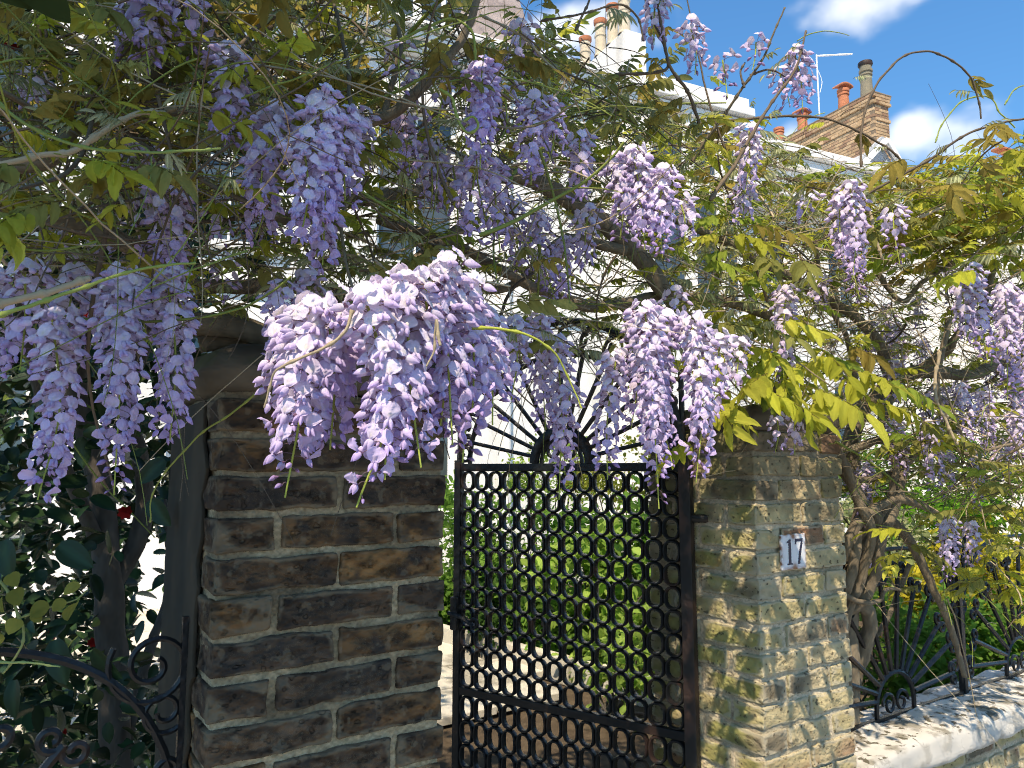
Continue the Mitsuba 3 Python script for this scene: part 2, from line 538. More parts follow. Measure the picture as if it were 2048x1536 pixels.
# the house number
PLATE = (1.652, 1.308, .118, .104)
NP = thing('number_plate', 'small white enamel plate with the number 17 on the brick pier', 'number plate')
pa, pz, pw, ph = PLATE
v, f = rbox((pw, .007, ph), .002, (20, 0, 28))
q = v + vec(pa, -.0095, pz)
edge = np.minimum(pw / 2 - np.abs(v[:, 0]), ph / 2 - np.abs(v[:, 2]))
rn = meshkit.fbm(v * 90 + 5, 3, 2)
rn2 = np.maximum(np.exp(-((v[:, 0] + .002) / .012) ** 2 - ((v[:, 2] - .042) / .010) ** 2), np.exp(-((v[:, 0] - .002) / .012) ** 2 - ((v[:, 2] + .044) / .010) ** 2))
rust = np.clip((.010 - edge) / .010, 0, 1) * np.clip((rn - .38) * 5, 0, 1) + rn2 * np.clip((rn - .2) * 4, 0, 1)
rust = np.clip(rust, 0, 1)[:, None]
put('plate', (WALL(rough(q, .0004, 60)), f, vec(.62, .64, .68) * (1 - rust) + vec(.22, .09, .04) * rust), 'enamel', NP, smooth=True)


def slab(poly, z0, z1):
    return trimesh.creation.extrude_polygon(poly, z1 - z0, engine='earcut')


def digit(poly, dx, name):
    from shapely.geometry import Polygon
    m = trimesh.creation.extrude_polygon(Polygon(poly).buffer(0.0004), .0012, engine='earcut')
    w = np.asarray(m.vertices) * vec(1.45, 1.12, 1)
    dx = dx * 1.5
    put(name, (WALL(np.stack([pa + dx + w[:, 0], -.0131 - w[:, 2], pz + w[:, 1]], -1)), np.asarray(m.faces)[:, ::-1]), 'enamel_blue', NP)


digit([(-.0085, -.033), (.0085, -.033), (.0085, -.0305), (.0035, -.0295), (.0035, .033), (.001, .033), (-.009, .026), (-.009, .0235), (-.0035, .0255), (-.0035, -.0295), (-.0085, -.0305)], -.0135, 'numeral_one')
digit([(-.0045, -.033), (.0015, -.033), (.004, -.012), (.0125, .026), (.0125, .033), (-.0115, .033), (-.0125, .019), (-.0105, .019), (-.008, .0265), (.0085, .0265), (-.001, -.005)], .0165, 'numeral_seven')

# ------------------------------------------------------------------ iron gate, standing open into the garden
hinge = WALL(vec(PIER2 - .03, .235, 0))
edge_ = vec(-.0711 * 2.88, 2.88, 0)
GW = np.linalg.norm(edge_ - hinge)
GATE = Frame(edge_, math.degrees(math.atan2((hinge - edge_)[1], (hinge - edge_)[0])))     # a from the free edge to the hinge
GT = thing('iron_gate', 'black wrought iron garden gate of small rings under a fan of bars, standing ajar', 'gate')
ZT, ZM, ZB = 1.558, .742, .12
IR = 'iron_paint'


def gbar(name, lo, hi, r=.003, mat=IR, parent=None):
    v, f = box(lo, hi, r)
    return put(name, (GATE(v), f), mat, parent or GT, smooth=30)


gbar('stile', (-.012, -.014, ZB - .05), (.018, .014, ZT + .03))
gbar('stile', (GW - .022, -.018, ZB - .08), (GW + .016, .018, ZT + .06), mat='rusty_iron')
gbar('rail', (.018, -.012, ZT - .012), (GW - .022, .012, ZT + .016))
gbar('rail', (.018, -.012, ZM - .014), (GW - .022, .012, ZM + .014))
gbar('rail', (.018, -.012, ZB - .014), (GW - .022, .012, ZB + .014))
for z in (.35, 1.40):
    v, f = tube(GATE(np.array([[GW - .01, -.0, z], [GW + .03, -.0, z], [GW + .075, .03, z]])), .013, 8)
    put('hinge', (v, f), 'rusty_iron', GT, smooth=40)


def ring_mesh(hw, hh, iw, ih, d, n=20):
    th = (np.arange(n) + .5) / n * 2 * np.pi
    out = np.stack([hw * np.sign(np.cos(th)) * np.abs(np.cos(th)) ** .85, hh * np.sign(np.sin(th)) * np.abs(np.sin(th)) ** .85], 1)
    inn = np.stack([iw * np.sign(np.cos(th)) * np.abs(np.cos(th)) ** .72, ih * np.sign(np.sin(th)) * np.abs(np.sin(th)) ** .72], 1)
    prof = [(0, -d * .55), (.28, -d), (.72, -d), (1, -d * .55), (1, d * .55), (.72, d), (.28, d), (0, d * .55)]
    v = np.concatenate([np.stack([out[:, 0] * (1 - t) + inn[:, 0] * t, np.full(n, y), out[:, 1] * (1 - t) + inn[:, 1] * t], 1) for t, y in prof])
    m = len(prof)
    I, J = np.meshgrid(np.arange(m), np.arange(n), indexing='ij')
    q = np.stack([I * n + J, I * n + (J + 1) % n, ((I + 1) % m) * n + (J + 1) % n, ((I + 1) % m) * n + J], -1).reshape(-1, 4)
    return v, tri(q)[:, ::-1]


gtube_late = [('latch', [(-.02, -.03, 1.02), (.03, -.034, 1.015), (.07, -.034, 1.0), (.10, -.034, .985)], .008)]
NC, NR1, NR2 = 14, 11, 7
pw_ = (GW - .04) / NC
for rows, zlo, zhi in ((NR1, ZM + .014, ZT - .012), (NR2, ZB + .014, ZM - .014)):
    ph_ = (zhi - zlo) / rows
    for j in range(rows):
        for i in range(NC):
            v, f = ring_mesh(pw_ * .505, ph_ * .505, pw_ * .33, ph_ * .385, .0125 + .0006 * ((i + j) % 2))
            v = v + vec(.018 + (i + .5) * pw_, .0004 * ((i + j) % 2), zhi - (j + .5) * ph_)
            put('ring', (GATE(rough(v, .0007, 60, i)), f), IR, GT, smooth=35)

CU, CZ = GW * .5, ZT + .016


def arc_pts(cx, cz, ra, rb, a0, a1, n):
    t = np.radians(np.linspace(a0, a1, n))
    return np.stack([cx + ra * np.cos(t), np.zeros(n), cz + rb * np.sin(t)], 1)


def gtube(name, pts, r, sides=6, mat=IR, flat=1.0, frame=None, parent=None):
    v, f = tube((frame or GATE)(np.asarray(pts)), r, sides, flat=flat, up=(frame or GATE).n)
    return put(name, (v, f), mat, parent or GT, smooth=40)


def spiral(cx, cz, r0, r1, a0, a1, n=26):
    t = np.radians(np.linspace(a0, a1, n))
    r = np.linspace(r0, r1, n)
    return np.stack([cx + r * np.cos(t), np.zeros(n), cz + r * np.sin(t)], 1)


for nm, pts_, rr_ in gtube_late:
    gtube(nm, spline(pts_, 10), rr_, 6)
gtube('latch', spiral(.10, .998, .020, .008, -120, 300) + vec(0, -.034, 0), .007, 6)
bv, bf = box((-.010, -.034, .96), (.018, -.015, 1.08), .003)
put('lock', (GATE(bv), bf), IR, GT, smooth=30)
RI, RO = .40, (.448, .505)
gtube('hub_arch', arc_pts(CU, CZ, .112, .112, 0, 180, 22), .020, 8, flat=.8)
gtube('hub_arch', arc_pts(CU, CZ, .082, .086, 0, 180, 20), .007, 6)
gtube('fan_band', arc_pts(CU, CZ, RI, RI * .96, 0, 180, 40), .0085, 6)
gtube('fan_band', arc_pts(CU, CZ, RO[0], RO[1], 0, 180, 40), .013, 6)
for k in range(13):
    a = math.radians(12 + 13 * k)
    c, s = math.cos(a), math.sin(a)
    gtube('spoke', [(CU + .125 * c, 0, CZ + .125 * s), (CU + RI * c, 0, CZ + RI * .96 * s)], .0078, 6)
for k in range(14):
    a = 5 + 13.1 * k
    t = math.radians(a)
    ra, rb = (RI + RO[0]) / 2, (RI * .96 + RO[1]) / 2
    w = (RO[1] - RI * .96) * abs(math.sin(t)) + (RO[0] - RI) * abs(math.cos(t))
    gtube('band_scroll', arc_pts(CU + ra * math.cos(t), CZ + rb * math.sin(t), w * .46, w * .46, 0, 350, 18), .0065, 6)
for s in (-1, 1):
    gtube('scroll', spiral(CU + s * .038, CZ + .045, .040, .010, 90 - s * 110 + 0, 90 - s * 110 + s * 480), .0065, 6)
for s, u0 in ((1, .03), (-1, GW - .034)):
    for j in range(5):
        gtube('scroll', spiral(u0 + s * .012 * (j % 2), CZ + .02 + .052 * j + .024, .026, .010, 270 * (j % 2) - 60, 270 * (j % 2) + 250), .0065, 6)
    gtube('scroll_bar', [(u0 - s * .026, 0, CZ), (u0 - s * .024, 0, CZ + .30)], .009, 6)

# ------------------------------------------------------------------ the low wall and its iron railing, right and left of the piers
def low_wall(name, label, a0, a1, bsdf, seed):
    t = thing(name, label, 'wall')
    top, pitch, bed, d = .56, .0735, .0125, .22
    put('mortar', tuple((WALL(m) if i == 0 else m) for i, m in enumerate(grid_box((a0, .006, -.02), (a1, d - .006, top), .024, .0028, 60, seed))), 'mortar' if bsdf == 'brick_dark' else 'mortar_pale', t, smooth=50)
    n = 0
    for k in range(7):
        lo, hi = top - (k + 1) * pitch + bed, top - k * pitch
        L = .215 if k % 2 == 0 else .103
        a = a0 + (.003 if k % 2 == 0 else .055)
        while a < a1 - .05 and n < 150:
            b = min(a + L, a1 - .004)
            brick(t, WALL, a, b, 0, .10, max(lo, .0), hi, bsdf, seed * 1000 + n, (4, 1, 2))
            n += 1
            a = b + bed
    v, f = rbox((a1 - a0, d + .09, .10), .022, (int((a1 - a0) / .03), 10, 3))
    v = rough(rough(v, .008, 9, seed), .004, 30, seed + 5)
    v[:, 2] += .012 * v[:, 1]
    put('coping', (WALL(v + vec((a0 + a1) / 2, d / 2 - .005, top + .05)), f), 'coping_paint', t, smooth=True)
    return t


low_wall('low_brick_wall', 'low brick wall with worn white painted coping, right of the sunlit pier', WALL2, WALL2 + 3.4, 'brick_pale', 21)
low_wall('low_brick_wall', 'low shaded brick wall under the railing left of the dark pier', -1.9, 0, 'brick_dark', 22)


def railing_panel(t, ac, half, zb, zt, off, frame_sign=1):
    """fan shaped panel centred at ac"""
    R = Frame(WALL(vec(ac, off, 0)), 34)
    H = zt - zb

    def g(name, pts, r, sides=6, flat=1.0, mat=IR):
        return gtube(name, pts, r, sides, mat, flat, R, t)
    g('base_bar', [(-half, 0, zb + .012), (half, 0, zb + .012)], .011, 4)
    tt = np.linspace(-.97, .97, 48)
    tt = np.sin(tt * np.pi / 2)
    g('arch', np.stack([tt * half * 1.03, tt * 0, zb + H * (1 - np.abs(tt) ** 3) ** .333], 1), .0085, 6, .8)
    g('hub', np.vstack([[(.125, 0, zb)], arc_pts(0, zb + .05, .125, .115, 0, 180, 18), [(-.125, 0, zb)]]), .0095, 6)
    for s in (-1, 1):
        g('hub_scroll', spiral(s * .042, zb + .055, .044, .010, 90 - s * 90, 90 - s * 90 + s * 470), .006, 6)
    for k in range(12):
        a = math.radians(13 + 14 * k)
        c, s = math.cos(a), math.sin(a)
        lim = .90 * H / math.sqrt((c * H / (half * 1.06)) ** 2 + s * s) if k % 2 else .84 * H / math.sqrt((c * H / (half * 1.06)) ** 2 + s * s)
        lim = min(lim, (half - .05) / max(abs(c), .01))
        g('spoke', [(.135 * c, 0, zb + .05 + .122 * s), (lim * c, 0, zb + lim * s)], .0092, 6)
        for q in (-1, 1):
            e = vec(lim * c, 0, zb + lim * s) + vec(-s, 0, c) * q * .024
            b0 = math.degrees(a) + (90 if q < 0 else -90)
            g('spoke_scroll', spiral(e[0], e[2], .024, .008, b0, b0 - q * 400, 20), .0072, 6)
    # scrolls that fill the corners between the arch and the posts
    for s in (-1, 1):
        x = s * (half - .102)
        g('corner_scroll', spiral(x + s * .045, zt - .068, .078, .014, 90 + s * 60, 90 + s * 60 + s * 620, 44), .006, 6)
        g('corner_scroll', spiral(x + s * .068, zt - .155, .046, .012, 90 - s * 60, 90 - s * 60 - s * 560, 38), .0055, 6)
        g('corner_scroll', spiral(x + s * .080, zt - .26, .030, .010, 90 - s * 60, 90 - s * 60 - s * 470, 26), .0065, 6)


def railing_post(t, a, zb, off):
    R = Frame(WALL(vec(a, off, 0)), 34)
    v, f = box((-.013, -.013, zb - .01), (.013, .013, 1.20), .003)
    put('post', (R(v), f), IR, t, smooth=30)
    v, f = tube(R(np.array([[0, 0, 1.20], [0, 0, 1.215], [0, 0, 1.24], [0, 0, 1.275], [0, 0, 1.33]])), [.012, .021, .024, .018, .001], 8)
    put('finial', (v, f), IR, t, smooth=40)
    for s in (-1, 1):
        gtube('post_strut', [(s * .012, 0, zb + .05), (s * .035, 0, zb + .35), (s * .075, 0, 1.22), (s * .09, 0, 1.28)], .008, 6, IR, 1, R, t)
        gtube('post_scroll', spiral(s * .085, 1.15, .032, .01, 90 - s * 90, 90 - s * 90 + s * 460), .007, 6, IR, 1, R, t)
        gtube('post_scroll', spiral(s * .055, zb + .12, .028, .01, 90 - s * 90, 90 - s * 90 + s * 420), .006, 6, IR, 1, R, t)


RR = thing('iron_railing', 'black iron railing with fans of bars on the white coping right of the pier', 'railing')
railing_panel(RR, WALL2 + .505, .49, .648, 1.255, .15)
railing_post(RR, WALL2 + 1.01, .648, .15)
railing_panel(RR, WALL2 + 1.515, .49, .648, 1.255, .15)
railing_post(RR, WALL2 + 2.02, .648, .15)
RL = thing('iron_railing', 'black iron scrollwork railing beside the shaded left pier, dark leaves behind it', 'railing')
railing_panel(RL, -.50, .49, .648, 1.255, .15)
railing_post(RL, -1.01, .648, .15)
gtube('wall_bar', [(-.012, .15, .60), (-.012, .15, 1.27)], .010, 4, IR, 1, WALL, RL)

# ------------------------------------------------------------------ the white house behind the garden
def hbox(lo, hi, r=.01):
    v, f = box(lo, hi, r)
    return HOUSE(v), f


WH = thing('white_house', 'white stucco house with slate mansard roof and bay behind the wisteria', 'house')
SM = dict(smooth=30)
from shapely.geometry import box as sbox
from shapely.ops import unary_union


def wall_slab(name, a0, a1, n0, n1, z0, z1, holes, parent=WH, mat='stucco'):
    """a wall with window holes: rectangle in a, z with thickness n0 to n1"""
    p = sbox(a0, z0, a1, z1)
    for h in holes:
        p = p.difference(sbox(*h))
    m = trimesh.creation.extrude_polygon(p, n1 - n0, engine='earcut')
    w = np.asarray(m.vertices)
    return put(name, (HOUSE(np.stack([w[:, 0], n0 + w[:, 2], w[:, 1]], -1)), np.asarray(m.faces)[:, ::-1]), mat, parent)


def window(a0, z0, a1, z1, n=0.0, parent=WH, bars=(1, 1), depth=.12, frame_w=.06):
    w = put('window', hbox((a0 + frame_w, n + depth + .03, z0 + frame_w), (a1 - frame_w, n + depth + .035, z1 - frame_w), .001), 'window_glass', parent)
    fr = MB()
    for lo, hi in (((a0, z0), (a0 + frame_w, z1)), ((a1 - frame_w, z0), (a1, z1)), ((a0 + frame_w, z0), (a1 - frame_w, z0 + frame_w)), ((a0 + frame_w, z1 - frame_w), (a1 - frame_w, z1))):
        fr.add(*hbox((lo[0], n + depth, lo[1]), (hi[0], n + depth + .07, hi[1]), .006))
    zm = (z0 + z1) / 2
    fr.add(*hbox((a0 + frame_w, n + depth - .01, zm - .025), (a1 - frame_w, n + depth + .05, zm + .025), .006))
    if bars[0]:
        am = (a0 + a1) / 2
        fr.add(*hbox((am - .014, n + depth + .005, z0 + frame_w), (am + .014, n + depth + .04, zm - .025), .004))
        fr.add(*hbox((am - .014, n + depth + .005, zm + .025), (am + .014, n + depth + .04, z1 - frame_w), .004))
    put('frame', fr.mesh(), 'white_paint', w, **SM)
    put('sill', hbox((a0 - .08, n - .09, z0 - .09), (a1 + .08, n + depth + .1, z0 - .004), .01), 'stucco', w, **SM)
    return w


wins = [(-6.6, 4.2, -5.5, 6.3), (-4.2, 4.2, -3.1, 6.3), (-1.9, 4.2, -.8, 6.3), (-6.6, 1.0, -5.5, 3.2), (-4.2, 1.0, -3.1, 3.2), (-1.9, 1.0, -.8, 3.2)]
wall_slab('facade', -9, 1.75, 0, .3, -.02, 7.1, wins)
for w in wins:
    window(*w)
put('plinth', hbox((-9, -.03, 0), (1.75, -.002, .85), .01), 'stucco', WH, **SM)
put('string_course', hbox((-9, -.07, 3.62), (1.75, -.002, 3.78), .015), 'stucco', WH, **SM)
for z0, z1, o in ((6.86, 6.98, .07), (7.0, 7.13, .17), (7.15, 7.25, .30), (7.26, 7.36, .38)):
    put('cornice', hbox((-9, -o, z0), (1.75, .3, z1), .02), 'stucco', WH, **SM)
# mansard: rows of slates hung on a steep slope
MS = put('mansard_roof', (HOUSE(np.array([[-9, .12, 7.36], [.45, .12, 7.36], [.45, 1.0, 9.6], [-9, 1.0, 9.6], [-9, 4, 9.7], [.45, 4, 9.7]])), np.array([[0, 1, 2, 3], [3, 2, 5, 4]])), 'roof_slate', WH)
nrow, ns = 9, 0
for k in range(nrow):
    z0 = 7.38 + k * .235
    a = -3.6 - .17 * (k % 2)
    while a < .42:
        b = min(a + .345, .45)
        if not (-2.02 < (a + b) / 2 < -.92) and b - a > .1:
            h = .27
            y0 = .12 + (z0 - 7.36) * .393
            rr = random.Random(k * 100 + ns)
            v, f = rbox((b - a - .008, .014, h), .003)
            v[:, 1] += (v[:, 2] + h / 2) * .36 - .012
            v = v + vec((a + b) / 2, y0 - .012 + rr.uniform(-.004, .004), z0 + h / 2)
            key = key_of(MS, 'slate')
            scene[key] = ply((HOUSE(v), f), 'roof_slate', smooth=False, uv=np.tile([rr.random(), rr.random()], (len(v), 1)))
            ns += 1
        a = b
# dormer with lead cheeks
DM = put('dormer', hbox((-1.98, -.02, 7.36), (-.96, 1.4, 9.35), .02), 'lead', WH, **SM)
put('dormer_head', hbox((-2.12, -.16, 9.2), (-.82, 1.5, 9.42), .03), 'white_paint', DM, **SM)
for a0, a1 in ((-1.80, -1.76), (-1.48, -1.36), (-1.08, -1.02)):
    put('dormer_frame', hbox((a0, -.06, 7.42), (a1, -.018, 9.2), .01), 'white_paint', DM, **SM)
for z0, z1 in ((7.40, 7.48), (8.3, 8.36), (9.1, 9.2)):
    put('dormer_frame', hbox((-1.76, -.055, z0), (-1.08, -.018, z1), .008), 'white_paint', DM, **SM)
for a0, a1 in ((-1.76, -1.48), (-1.36, -1.08)):
    put('pane', hbox((a0, -.028, 7.48), (a1, -.021, 9.1), .001), 'window_glass', DM)
# the projecting bay and the wing to the right
BY = put('bay', hbox((1.75, -.45, -.02), (3.75, 3, 6.88), .02), 'stucco', WH, **SM)
for z0, z1, o in ((6.88, 7.02, .52), (7.04, 7.18, .62), (7.20, 7.35, .56)):
    put('cornice', hbox((1.75 - o + .45, -o, z0), (3.75 + o - .45, 3.1, z1), .02), 'stucco', WH, **SM)
for a0, a1 in ((1.98, 2.62), (2.74, 3.24), (3.32, 3.62)):
    for z0, z1 in ((4.0, 5.65), (5.95, 6.72)):
        w = put('window', hbox((a0 + .05, -.475, z0 + .05), (a1 - .05, -.452, z1 - .05), .001), 'window_glass', BY)
        fr = MB()
        for lo, hi in (((a0, z0), (a0 + .05, z1)), ((a1 - .05, z0), (a1, z1)), ((a0 + .05, z0), (a1 - .05, z0 + .05)), ((a0 + .05, z1 - .05), (a1 - .05, z1))):
            fr.add(*hbox((lo[0], -.50, lo[1]), (hi[0], -.452, hi[1]), .005))
        put('window_frame', fr.mesh(), 'white_paint', BY, **SM)
wins2 = [(5.0, 4.3, 5.7, 5.7), (6.6, 4.3, 7.4, 5.7), (5.0, 1.0, 5.7, 3.1), (6.6, 1.0, 7.4, 3.1)]
wall_slab('facade', 3.75, 8.2, .5, .8, -.02, 6.7, wins2)
for w in wins2:
    window(*w, n=.5)
for z0, z1, o in ((6.05, 6.20, .30), (6.22, 6.36, .42)):
    put('string_course', hbox((3.76, .5 - o, z0), (8.2, .498, z1), .02), 'stucco', WH, **SM)
for z0, z1, o in ((6.72, 6.86, .10), (6.88, 7.04, .26), (7.06, 7.23, .36)):
    put('cornice', hbox((3.76, .5 - o, z0), (8.2 + o, 3.4, z1), .02), 'stucco', WH, **SM)
put('drainpipe', tube(HOUSE(np.array([[-.1, -.08, 0], [-.1, -.08, 6.85]])), .045, 10), 'white_paint', WH, smooth=40)


def stack_pots(parent, frame, pots, mats):
    for (a, n, z, h, r, style), m in zip(pots, mats):
        prof = {'buff': [(0, 1.12), (.04, 1.12), (.07, .96), (.55, .90), (.57, 1.04), (.62, 1.04), (.64, .90), (.80, .88), (.82, 1.02), (.86, 1.02), (.88, .9), (.93, .9), (.95, 1.08), (1, 1.08), (1, .8)],
                'plain': [(0, 1.15), (.05, 1.12), (.1, 1.0), (.72, .86), (.73, 1.02), (.80, 1.02), (.82, .9), (.86, .9), (.88, 1.05), (1, 1.05), (1, .8)],
                'tall': [(0, 1.05), (.02, 1.0), (.62, .84), (.63, 1.0), (.67, 1.0), (.68, .86), (.72, .86), (.73, 1.06), (.79, 1.06), (.80, .9), (.86, .9), (.93, .92), (.95, 1.08), (1, 1.0), (1, .8)]}[style]
        p = np.array([[a, n, z + t * h] for t, _ in prof])
        v, f = tube(frame(p), 1.0, 16, cap=False)
        ax = frame(p)
        rad = np.repeat([q[1] * r for q in prof], 16)
        v = np.repeat(ax, 16, 0) + (v - np.repeat(ax, 16, 0)) * rad[:, None]
        k = put('chimney_pot', (v, f), m, parent, smooth=35)
        yield k, p[-1], r


# white chimney of the house
WC = key_of(WH, 'chimney')
CH = Frame(at(1250, 57, 11.6) * vec(1, 1, 0), 25)
ztop = at(1250, 57, 11.6)[2]
v, f = box((0, 0, 5.5), (.42, 2.0, ztop), .02)
put('stack', (CH(v), f), 'stucco', WC, smooth=30)
v, f = box((-.0, .02, ztop), (.42, 1.98, ztop + .05), .02)
pots = [(.10, .16, ztop, .72, .105, 'buff'), (.10, .52, ztop, .70, .105, 'buff'), (.10, .92, ztop, .66, .105, 'buff'), (.10, 1.45, ztop, .62, .105, 'buff')]
for k, e, r in stack_pots(WC, CH, pots, ['buff_clay'] * 4):
    v, f = tube(CH(np.array([e + vec(0, 0, -.05), e + vec(0, 0, -.02), e + vec(0, 0, .035), e + vec(0, 0, .04)])), [r * 1.02, r * 1.16, r * 1.16, r * .7], 16)
    put('pot_rim', (v, f), 'terracotta', WC, smooth=35)

# brick chimney of the house next door, with its pots, aerial and roof
NH = thing('neighbour_house', 'white house with grey gabled attic and tall brown brick chimney beyond the first house', 'house')
BC = key_of(NH, 'chimney')
DB = 17.0
B0 = at(1745, 187, DB)
BF = Frame(B0 * vec(1, 1, 0), 25)
zt = B0[2]
put('core', tuple((BF(m) if i == 0 else m) for i, m in enumerate(box((.01, .01, 6), (.53, 4.2, zt - .02), .01))), 'chimney_mortar', BC)
rows, nb = 0, 0
for k in range(31):
    z1 = zt - k * .083
    o = .05 if k < 3 else (.0 if k < 7 else (.03 if k == 7 else 0.0))
    for side in (0, 1):
        L0, L1 = (-o, 4.2) if side == 0 else (-o, .54 + o)
        a = L0 + (.12 if k % 2 and side == 0 else 0.0)
        step = .235 if side == 0 else (.30 if k % 2 else .22)
        while a < L1 - .06 and nb < 300 and (side == 1 or a < 2.6):
            b = min(a + step, L1)
            rr = random.Random(nb)
            if side == 0:
                v, f = box((-o, a, z1 - .07), (.06, b - .014, z1), .006)
            else:
                v, f = box((a + (.064 - (-o) if a <= L0 + .001 else 0), -o, z1 - .07), (b - .014, .06, z1), .006)
            key = key_of(BC, 'brick')
            scene[key] = ply((BF(v), f), 'chimney_brick', smooth=False, uv=np.tile([rr.random(), rr.random()], (len(v), 1)))
            nb += 1
            a = b
v, f = box((-.06, -.06, zt), (.60, 4.26, zt + .05), .02)
put('flaunching', (BF(v), f), 'chimney_mortar', BC, smooth=30)
pots = [(.16, .28, zt + .05, .90, .15, 'tall'), (.2, 1.0, zt + .04, .58, .14, 'plain'), (.2, 2.35, zt + .04, .52, .14, 'plain'), (.2, 3.2, zt + .04, .5, .14, 'plain'), (.2, 4.0, zt + .04, .5, .14, 'plain')]
for i, (k, e, r) in enumerate(stack_pots(BC, BF, pots, ['sooty_clay', 'terracotta', 'terracotta', 'terracotta', 'terracotta'])):
    if i in (1, 2):
        v, f = rbox((r * 3.0, r * 2.2, .05), .015, (6, 4, 0))
        v[:, 2] += .09 - 1.4 * v[:, 0] ** 2
        put('cowl', (BF(v + e + vec(0, 0, .03)), f), 'terracotta', BC, smooth=40)
    if i == 0:
        v, f = tube(BF(np.array([e + vec(0, 0, t) for t in (-.09, -.05, .02, .035)])), [r * 1.0, r * 1.15, r * 1.1, r * .5], 14)
        put('cowl', (v, f), 'rusty_iron', BC, smooth=35)
AE = thing('tv_aerial', 'white television aerial on a pole above the brick chimney', 'aerial')
q0, q1 = at(1633, 112, 16.6), at(1705, 108, 16.2)
put('boom', tube(np.array([q0, q1]), .022, 8), 'aluminium', AE, smooth=40)
q2 = q0 * vec(1, 1, 0) + vec(0, 0, at(1636, 230, 16.6)[2])
put('pole', tube(np.array([q2, q0 + vec(0, 0, .03)]), .018, 8), 'aluminium', AE, smooth=40)
put('cable', tube(spline([at(1606, 108, 16.6), at(1622, 116, 16.6), at(1638, 145, 16.6), at(1644, 165, 16.6), at(1640, 185, 16.6)], 20), .008, 5), 'aluminium', AE, smooth=40)
for k in range(9):
    c = q0 + (q1 - q0) * (k + .5) / 9
    d = vec(.25, .9, .1) * .05
    put('element', tube(np.array([c - d, c + d]), .004, 5), 'aluminium', AE, smooth=40)

NF = Frame(at(1700, 330, 16.0) * vec(1, 1, 0), 25)


def nbox(name, lo, hi, mat, r=.01):
    v, f = box(lo, hi, r)
    return put(name, (NF(v), f), mat, NH, smooth=30)


zg = at(1820, 272, 16.5)[2]
ze = at(1880, 330, 16.5)[2]
nbox('wall', (-2.5, .3, -.02), (8.5, 5, ze - .3), 'stucco')
nbox('parapet', (-2.5, .1, ze - .32), (8.5, .29, ze - .02), 'stucco')
gm = np.array([[.75, 0, ze], [2.1, 0, ze], [1.5, 0, zg], [.75, 2.2, ze], [2.1, 2.2, ze], [1.5, 2.2, zg]])
put('gable', (NF(gm + vec(0, .35, 0)), np.array([[0, 1, 2], [3, 5, 4], [0, 2, 5], [0, 5, 3], [1, 4, 5], [1, 5, 2]])), 'lead', NH)
for p, q in (((.65, .2, ze - .02), (1.5, .2, zg + .05)), ((2.2, .2, ze - .02), (1.5, .2, zg + .05))):
    put('barge_board', tube(NF(np.array([p, q])), .075, 4), 'white_paint', NH)
    put('barge_board', tube(NF(np.array([vec(*p) + vec(0, .12, .09), vec(*q) + vec(0, .12, .09)])), .06, 4), 'lead', NH)
RH = thing('red_roofed_house', 'house with a red tiled roof just showing at the right edge above the leaves', 'house')
q0 = at(2215, 345, 15)
RF = Frame(q0 * vec(1, 1, 0), 25)
v, f = box((-.35, 0, -.02), (6, 5, q0[2] - .35), .02)
put('wall', (RF(v), f), 'stucco', RH)
for k in range(10):
    v, f = box((-.5 , -.2 + .22 * k, q0[2] - .36 + .17 * k), (6, .06 + .22 * k, q0[2] - .30 + .17 * k), .012)
    put('tile_course', (RF(v), f), 'terracotta', RH)

# ------------------------------------------------------------------ garden path of stone slabs and its edging
PTH = say(numbered('garden_path'), kind='structure')
PF = Frame((0, 0, 0), 34)
path_poly = []
n0 = .05
kk = 0
while n0 < 7.4:
    n1 = n0 + .52
    cut = [-1.15, -.62, .0 - (.12 if kk % 2 else 0), .56, .56 + (.40 if kk % 2 else .55), 1.43] + [1.43 + .55 * (q + 1) - (.2 if kk % 2 and q < 5 else 0) for q in range(6)]
    for j in range(11):
        if (j < 3 and n0 < .45) or (j > 4 and n0 < 2.2) or WALL(vec((cut[j] + cut[j + 1]) / 2, (n0 + n1) / 2, 0))[1] > 5.98 - 1.115 * WALL(vec((cut[j] + cut[j + 1]) / 2, (n0 + n1) / 2, 0))[0] - .1:
            continue
        v, f = rbox((cut[j + 1] - cut[j] - .014, n1 - n0 - .014, .05), .006, (3, 3, 0))
        rr = random.Random(kk * 7 + j)
        v = rough(v + vec((cut[j] + cut[j + 1]) / 2, (n0 + n1) / 2, .058 + rr.uniform(-.004, .004)), .003, 6, kk)
        key = key_of(PTH, 'slab')
        scene[key] = ply((WALL(v), f), 'path_stone', smooth=True, uv=np.tile([rr.random(), rr.random()], (len(v), 1)))
    n0 = n1
    kk += 1
for i, (p, q) in enumerate([((-.98, 7.05), (-.28, 6.28)), ((-.27, 6.27), (.40, 5.53)), ((.41, 5.52), (1.05, 4.82)), ((1.06, 4.81), (1.75, 4.05))]):
    p, q = vec(*p, 0), vec(*q, 0)
    L = np.linalg.norm(q - p)
    E_ = Frame((p + q) / 2, math.degrees(math.atan2(*(q - p)[1::-1])))
    v, f = rbox((L - .012, .09, .20), .015, (14, 1, 2))
    put('edging', (E_(rough(v, .006, 9, i) + vec(0, .045, .11)), f), 'path_stone', PTH, smooth=True, uv=np.tile([.2 + .2 * i, .5], (len(v), 1)))

